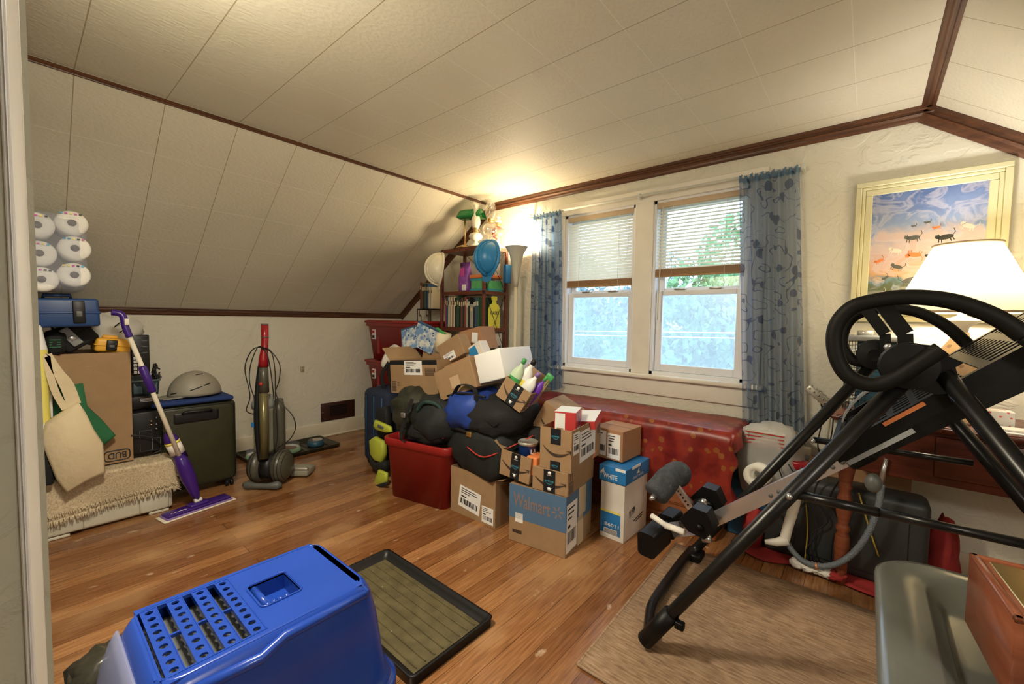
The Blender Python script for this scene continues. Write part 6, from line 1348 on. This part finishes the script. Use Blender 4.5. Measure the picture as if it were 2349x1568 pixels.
# ankle rollers, cups and T handle at the low end
def M_(x, y, Y=YM): return ony(x, y, Y)
m = MB(); pst0, pst1 = M_(1590, 1170), M_(1540, 1100); m.strip([pst0, pst1, pst1+(pst1-pst0)*.15], V((-1, 0, .6)), .028, .016, 'chrome')
for k in range(6): q = pst0+(pst1-pst0)*(.2+.11*k); m.lathe([(.004, 0), (.004, .001)], 'ink', 8, T(q+V((0, -.0088, 0))) @ Rx(PI/2))
part('ankle_post', m, t, True)
c0 = M_(1533, 1098)
for s in (-1, 1):
    m = MB(); P = [c0+V((0, s*.005, .0)), c0+V((.012, s*.05, .012)), c0+V((.012, s*.095, .002)), c0+V((-.005, s*.135, -.028))]; P = smooth_path(P, 5); m.tube(P, [.046]+[.050]*(len(P)-2)+[.044], 'black_foam', 20); part('foam_roller', m, t, True)
m = MB(); q = c0+V((-.007, -.145, -.035)); m.tube([q+V((.004, .03, .01)), q, q+V((-.006, -.012, -.006))], [.009, .010, .006], 'steel', 12); part('roller_axle', m, t, True)
c1 = M_(1524, 1212); ax = V((.10, 1, .10)).normalized()
for s, L_ in ((-1, .155), (1, .10)):
    m = MB(); A_ = c1+ax*(.02*s); B_ = c1+ax*(s*L_)+V((0, 0, -.0)); dirx = (B_-A_).normalized(); X = T(A_) @ dirx.to_track_quat('Z', 'Y').to_matrix().to_4x4()
    m.rings([[(X @ V((x, y, z))) for x, y in rrect(.075, .10, .018, 4)] for z in (0, .004, (B_-A_).length-.004, (B_-A_).length)], 'frame_black', False, True); part('foot_platform', m, t, True)
m = MB(); k0 = ony(1528, 1205, 1.66); m.tube([k0, ony(1495, 1182, 1.68)], .011, 'sheet_white', 12); m.tube([k0, ony(1570, 1220, 1.64)], .0125, 'sheet_white', 12); m.tube([k0, k0+V((0, .06, -.03))], .013, 'sheet_white', 12); part('ankle_lock_handle', m, t, True)
m = MB(); m.strip([M_(1540, 1215), M_(1615, 1205)], V((0, 0, 1)), .06, .008, 'clear_plastic'); m.strip([M_(1560, 1200), M_(1620, 1200)], V((0, 0, 1)), .02, .02, 'mid_grey'); part('shaft_cover', m, t, True)
for Y, (px, py) in ((1.66, (1606, 1190)), (1.84, (1628, 1140))):
    m = MB(); q = ony(px, py, Y); m.prism([(-.05, -.045), (.0, -.055), (.055, -.03), (.055, .025), (.0, .055), (-.045, .03)], .07, 'frame_black', T(q+V((0, .035, 0))) @ Ry(.6) @ Rx(PI/2)); m.lathe([(.012, 0), (.014, .012)], 'frame_black', 14, T(q+V((.01, -.035, -.015))) @ Rx(PI/2)); part('ankle_cup', m, t, True)
q = M_(1612, 1150); m = MB(); m.tube([q+V((-.03, .02, -.02)), q], .014, 'frame_black', 12); m.lathe([(.012, 0), (.012, .006)], 'copper', 14, T(q) @ Ry(PI/2)); m.tube([q, q+V((.01, -.01, .004))], .012, 'steel', 12); part('adjustment_pin', m, t, True)
m = MB(); q0 = M_(1612, 1235); m.tube([q0, q0+V((.03, .0, .01))], .014, 'steel', 12); part('stop_pin', m, t, True)

# ---------------------------------------------------------------- foreground right: grey stand and wooden box
ZG = .62
t = thing('plastic_stand', 'dark grey glossy plastic stand with recessed top, cut by right edge', 'stand', (.33, .93, 0))
X0, X1, Y0, Y1 = .035, .60, .62, 1.30
def gr(w_, d_, r_, z, sk=0): return [(x+(X0+X1)/2, y+(Y0+Y1)/2, z) for x, y in rrect(w_, d_, r_, 8)]
W_, D_ = X1-X0, Y1-Y0
m = MB(); m.rings([gr(W_-.03, D_-.03, .09, ZG-.06), gr(W_, D_, .10, ZG-.02), gr(W_, D_, .10, ZG-.008), gr(W_-.02, D_-.02, .09, ZG), gr(W_-.05, D_-.05, .085, ZG+.001), gr(W_-.15, D_-.15, .06, ZG-.002), gr(W_-.16, D_-.16, .058, ZG-.006), gr(W_-.20, D_-.20, .05, ZG-.034), gr(W_-.22, D_-.22, .04, ZG-.036)], 'seat_grey', True, True); part('recessed_top', m, t, True)
for x, y in ((X0+.06, Y0+.08), (X1-.06, Y0+.08), (X0+.10, Y1-.12), (X1-.06, Y1-.08)): m = MB(); m.tube([(x, y, 0), (x, y, ZG-.045)], [.018, .022], 'seat_grey', 14); part('leg', m, t, True)
p0, p1, p2 = onz(2222, 1268, ZG+.125), onz(2328, 1420, ZG+.125), onz(2218, 1495, ZG)
yw = math.atan2(p1.y-p0.y, p1.x-p0.x)
t = thing('wooden_box', 'polished reddish wooden box standing on the grey stand, cut by right edge', 'box', T(p0.x, p0.y, ZG) @ Rz(yw)); LL = (p1-p0).length; HH = .125
m = MB(); D2 = .22; k = .012
m.box(0, 0, 0, LL, D2, HH, 'box_wood', .005); b = part('box_body', m, t)
m = MB(); m.box(.0, .0, HH-.006, LL, .012, HH+.003, 'box_wood', .003); m.box(0, D2-.012, HH-.006, LL, D2, HH+.003, 'box_wood', .003); m.box(0, 0, HH-.006, .012, D2, HH+.003, 'box_wood', .003); m.box(LL-.012, 0, HH-.006, LL, D2, HH+.003, 'box_wood', .003); part('raised_rim', m, b)
m = MB(); m.box(.02, .02, HH-.001, LL-.02, D2-.02, HH+.0015, 'brass', .001, seg=1); m.sph((LL*.3, D2*.5, HH+.002), (.03, .02, .006), 'box_wood'); part('lid_plate', m, t)

# ---------------------------------------------------------------- foreground left: litter box, trash bag, black tray
t = thing('litter_box', 'large blue hooded cat litter box with vented top in the foreground', 'litter box', (-1.17, .36, 0))
cx, cy = -1.155, .375
def lb(w_, d_, r_, z, dx=0, dy=0): return [(x+cx+dx, y+cy+dy, z) for x, y in rrect(w_, d_, r_, 8)]
m = MB(); m.rings([lb(.36, .50, .07, 0), lb(.40, .56, .08, .10), lb(.42, .58, .08, .12), lb(.45, .61, .09, .122), lb(.45, .61, .09, .150), lb(.42, .58, .08, .153)], 'blue_plastic', True, True); part('pan', m, t, True)
# hood: ring stack with the vent area left open and filled by bars
zt = .43
m = MB(); m.rings([lb(.425, .585, .08, .150), lb(.415, .572, .08, .165), lb(.40, .56, .08, .17), lb(.375, .52, .075, .33, 0, 0), lb(.355, .49, .07, .395, 0, .0), lb(.335, .465, .062, .420, 0, 0), lb(.315, .445, .05, .431, 0, 0), lb(.302, .434, .042, .4335), lb(.29, .43, .03, .4325)], 'blue_plastic', True, False)
vy0, vy1, vx0, vx1 = cy-.212, cy-.022, cx-.138, cx+.138; hy0, hy1, hx0, hx1 = cy-.002, cy+.088, cx-.055, cx+.055
top = lb(.315, .44, .05, .431)
def ringfill(m, outer, x0, x1, y0, y1, z, mat):
    """flat annulus between a rounded outline and a rectangular opening"""
    n = len(outer); inner = []
    for p in outer:
        a = math.atan2(p[1]-(y0+y1)/2, p[0]-(x0+x1)/2); c, s = math.cos(a), math.sin(a); k = min((x1-x0)/2/max(abs(c), 1e-6), (y1-y0)/2/max(abs(s), 1e-6)); inner.append(((x0+x1)/2+c*k, (y0+y1)/2+s*k, z))
    vs = list(outer)+inner; m.add(vs, [(i, (i+1) % n, n+(i+1) % n, n+i) for i in range(n)], mat, True)
# split the deck: a front deck with the vent, a back deck with the grip well
y_mid = (vy1+hy0)/2; E_ = .0015
deck = MB()
ox0, ox1, oy0, oy1 = cx-.1575, cx+.1575, cy-.225, cy+.22
def quad(x0, y0, x1, y1): deck.box(x0, y0, .427, x1, y1, .4318, 'blue_plastic')
quad(ox0+.03, cy-.221, ox1-.03, vy0); quad(ox0+.008, cy-.212, ox1-.008, vy0); quad(ox0, vy0, vx0, vy1); quad(vx1, vy0, ox1, vy1); quad(ox0, vy1, ox1, hy0); quad(ox0, hy0, hx0, hy1); quad(hx1, hy0, ox1, hy1); quad(ox0+.004, hy1, ox1-.004, cy+.205); quad(ox0+.03, cy+.20, ox1-.03, cy+.219)
deck.box(ox0+.03, oy1-.02, .427, ox1-.03, oy1, .4318, 'blue_plastic', 0)
part('hood', m, t, True)
part('hood_top', deck, t, True)
m = MB()
for k in range(4):
    y = vy0+.008+.050*k
    # perforated bar: strips around nine round holes
    n = 9; x0_, x1_ = vx0, vx1; pw = (x1_-x0_)/n; bw = .030
    for j in range(n):
        c_x = x0_+pw*(j+.5); c_y = y+bw/2; ho = [(c_x+.0078*math.cos(2*PI*q/16+PI/4), c_y+.0078*math.sin(2*PI*q/16+PI/4), .4318) for q in range(16)]
        sq = []
        for q in range(16):
            a = 2*PI*q/16+PI/4; c, s = math.cos(a), math.sin(a); kk = min(pw/2/max(abs(c), 1e-6), bw/2/max(abs(s), 1e-6)); sq.append((c_x+c*kk, c_y+s*kk, .4318))
        lo = [(p[0], p[1], .427) for p in ho]
        m.add(ho+sq+lo, [(q, (q+1) % 16, 16+(q+1) % 16, 16+q) for q in range(16)]+[(q, (q+1) % 16, 32+(q+1) % 16, 32+q) for q in range(16)], 'blue_plastic')
    for yy in (y-.001, y+bw-.001): m.box(vx0, yy, .420, vx1, yy+.002, .4335, 'blue_plastic')
    m.box(cx-.003, y+bw, .424, cx+.003, y+.050, .4315, 'blue_plastic')
m.box(vx0, vy0-.002, .424, vx1, vy0+.002, .433, 'blue_plastic'); m.box(vx0-.002, vy0, .424, vx0+.002, vy1, .433, 'blue_plastic'); m.box(vx1-.002, vy0, .424, vx1+.002, vy1, .433, 'blue_plastic')
part('vent_grille', m, t, True)
m = MB(); m.box(vx0-.01, vy0-.01, .385, vx1+.01, vy1+.008, .390, 'mid_grey'); part('carbon_filter', m, t, True)
m = MB(); m.box(hx0, hy0, .385, hx1, hy1, .388, 'blue_plastic'); m.box(hx0-.003, hy0, .385, hx0, hy1, .432, 'blue_plastic'); m.box(hx1, hy0, .385, hx1+.003, hy1, .432, 'blue_plastic'); m.box(hx0, hy0-.003, .385, hx1, hy0, .432, 'blue_plastic'); m.box(hx0, hy1, .385, hx1, hy1+.003, .432, 'blue_plastic')
m.tube([(x, y, .433) for x, y in rrect(hx1-hx0+.008, hy1-hy0+.008, .014, 5, (hx0+hx1)/2, (hy0+hy1)/2)], .0028, 'blue_plastic', 8, True)
for k in range(4): m.sph((hx1-.008, hy0+.012+.015*k, .420), (.012, .009, .014), 'blue_plastic', seg=12, rg=8)
m.tube([(hx0+.01, hy0+.012, .425), (hx1-.01, hy0+.012, .425)], .009, 'blue_plastic', 10)
part('hand_grip', m, t, True)
m = MB(); m.tube([(ox1+.016, cy-.19, .405), (ox1+.022, cy-.05, .40), (ox1+.018, cy+.0, .418), (ox1+.018, cy+.20, .418)], .012, 'blue_plastic', 10); m.tube([(ox1+.012, cy+.205, .41), (ox0-.012, cy+.205, .41)], .014, 'blue_plastic', 10); m.box(cx-.10, cy+.21, .17, cx+.10, cy+.275, .38, 'blue_plastic', .03, seg=3); part('moulded_ridge', m, t, True)
m = MB(); m.rings([[(x, cy-.245-.05*math.sin(PI*(.5-.5*f))-dy, z) for x in (cx-.15, cx-.10, cx, cx+.10, cx+.15) for dy in ((.0, ) if True else ())][::1]+[(x, cy-.240-.04*math.sin(PI*(.5-.5*f)), z) for x in (cx+.15, cx+.10, cx, cx-.10, cx-.15)] for f, z in ((0, .16), (.3, .24), (.6, .33), (.85, .385), (1, .405))], 'milky_plastic', True, True); part('flap_door', m, t, True)
t = thing('trash_bag', 'black plastic bag lining a bin beside the blue litter box', 'trash bag', (-1.49, .15, 0))
m = MB(); m.lathe([(.08, 0), (.09, .12), (.10, .21), (.105, .22), (.10, .23), (.09, .22), (.08, .15)], 'trash_bag', 28, sx=.9, sy=.9); part('bin', m, t)
m = MB(); m.sph((0, 0, .20), (.10, .10, .055), 'trash_bag', nz=.35, ns=4, seed=101); part('bag_film', m, t)
tray('large black rectangular tray with ribbed worn floor in the foreground', T(-1.375, .945, 0) @ Rz(-.005), .70, .37, .032, 'black_plastic', 8, 'plant_tray', 'tray_worn', .01, along='x')
# unseen fill lights, added to brighten the room: ceiling globe and floor globe
t = thing('ceiling_lamp', 'added fill light shaped as a round glass ceiling lamp, out of view', 'lamp', (-1.25, .25, 2.0))
m = MB(); m.lathe([(.09, .155), (.09, .135), (.05, .13)], 'brass', 24); part('base', m, t)
m = MB(); m.lathe([(.02, .0), (.08, .01), (.125, .05), (.13, .09), (.09, .13)], 'globe_lit', 32); part('glass_globe', m, t)
lamp('POINT', (-1.25, .25, 1.93), FILL_CEIL*.3, (1, .89, .69), .13)
lamp('AREA', (-1.25, .25, 1.985), FILL_CEIL*.66, (1, .89, .69), .26)
t = thing('floor_lamp', 'added fill light shaped as a globe floor lamp, out of view at right', 'floor lamp', (.98, .22, 0))  # this globe lamp is added as unseen fill
m = MB(); m.lathe([(.13, 0), (.13, .015), (.03, .03), (.012, .05), (.012, 1.18)], 'brass', 24); part('pole', m, t)
m = MB(); m.sph((0, 0, 1.30), .12, 'globe_lit', seg=24, rg=14); part('glass_globe', m, t)
lamp('POINT', (.98, .22, 1.47), FILL_FLOOR, (1, .94, .84), .14)
for o in list(bpy.data.objects):
    if o.type == 'MESH' and not o.data.polygons: print('EMPTY', o.name)
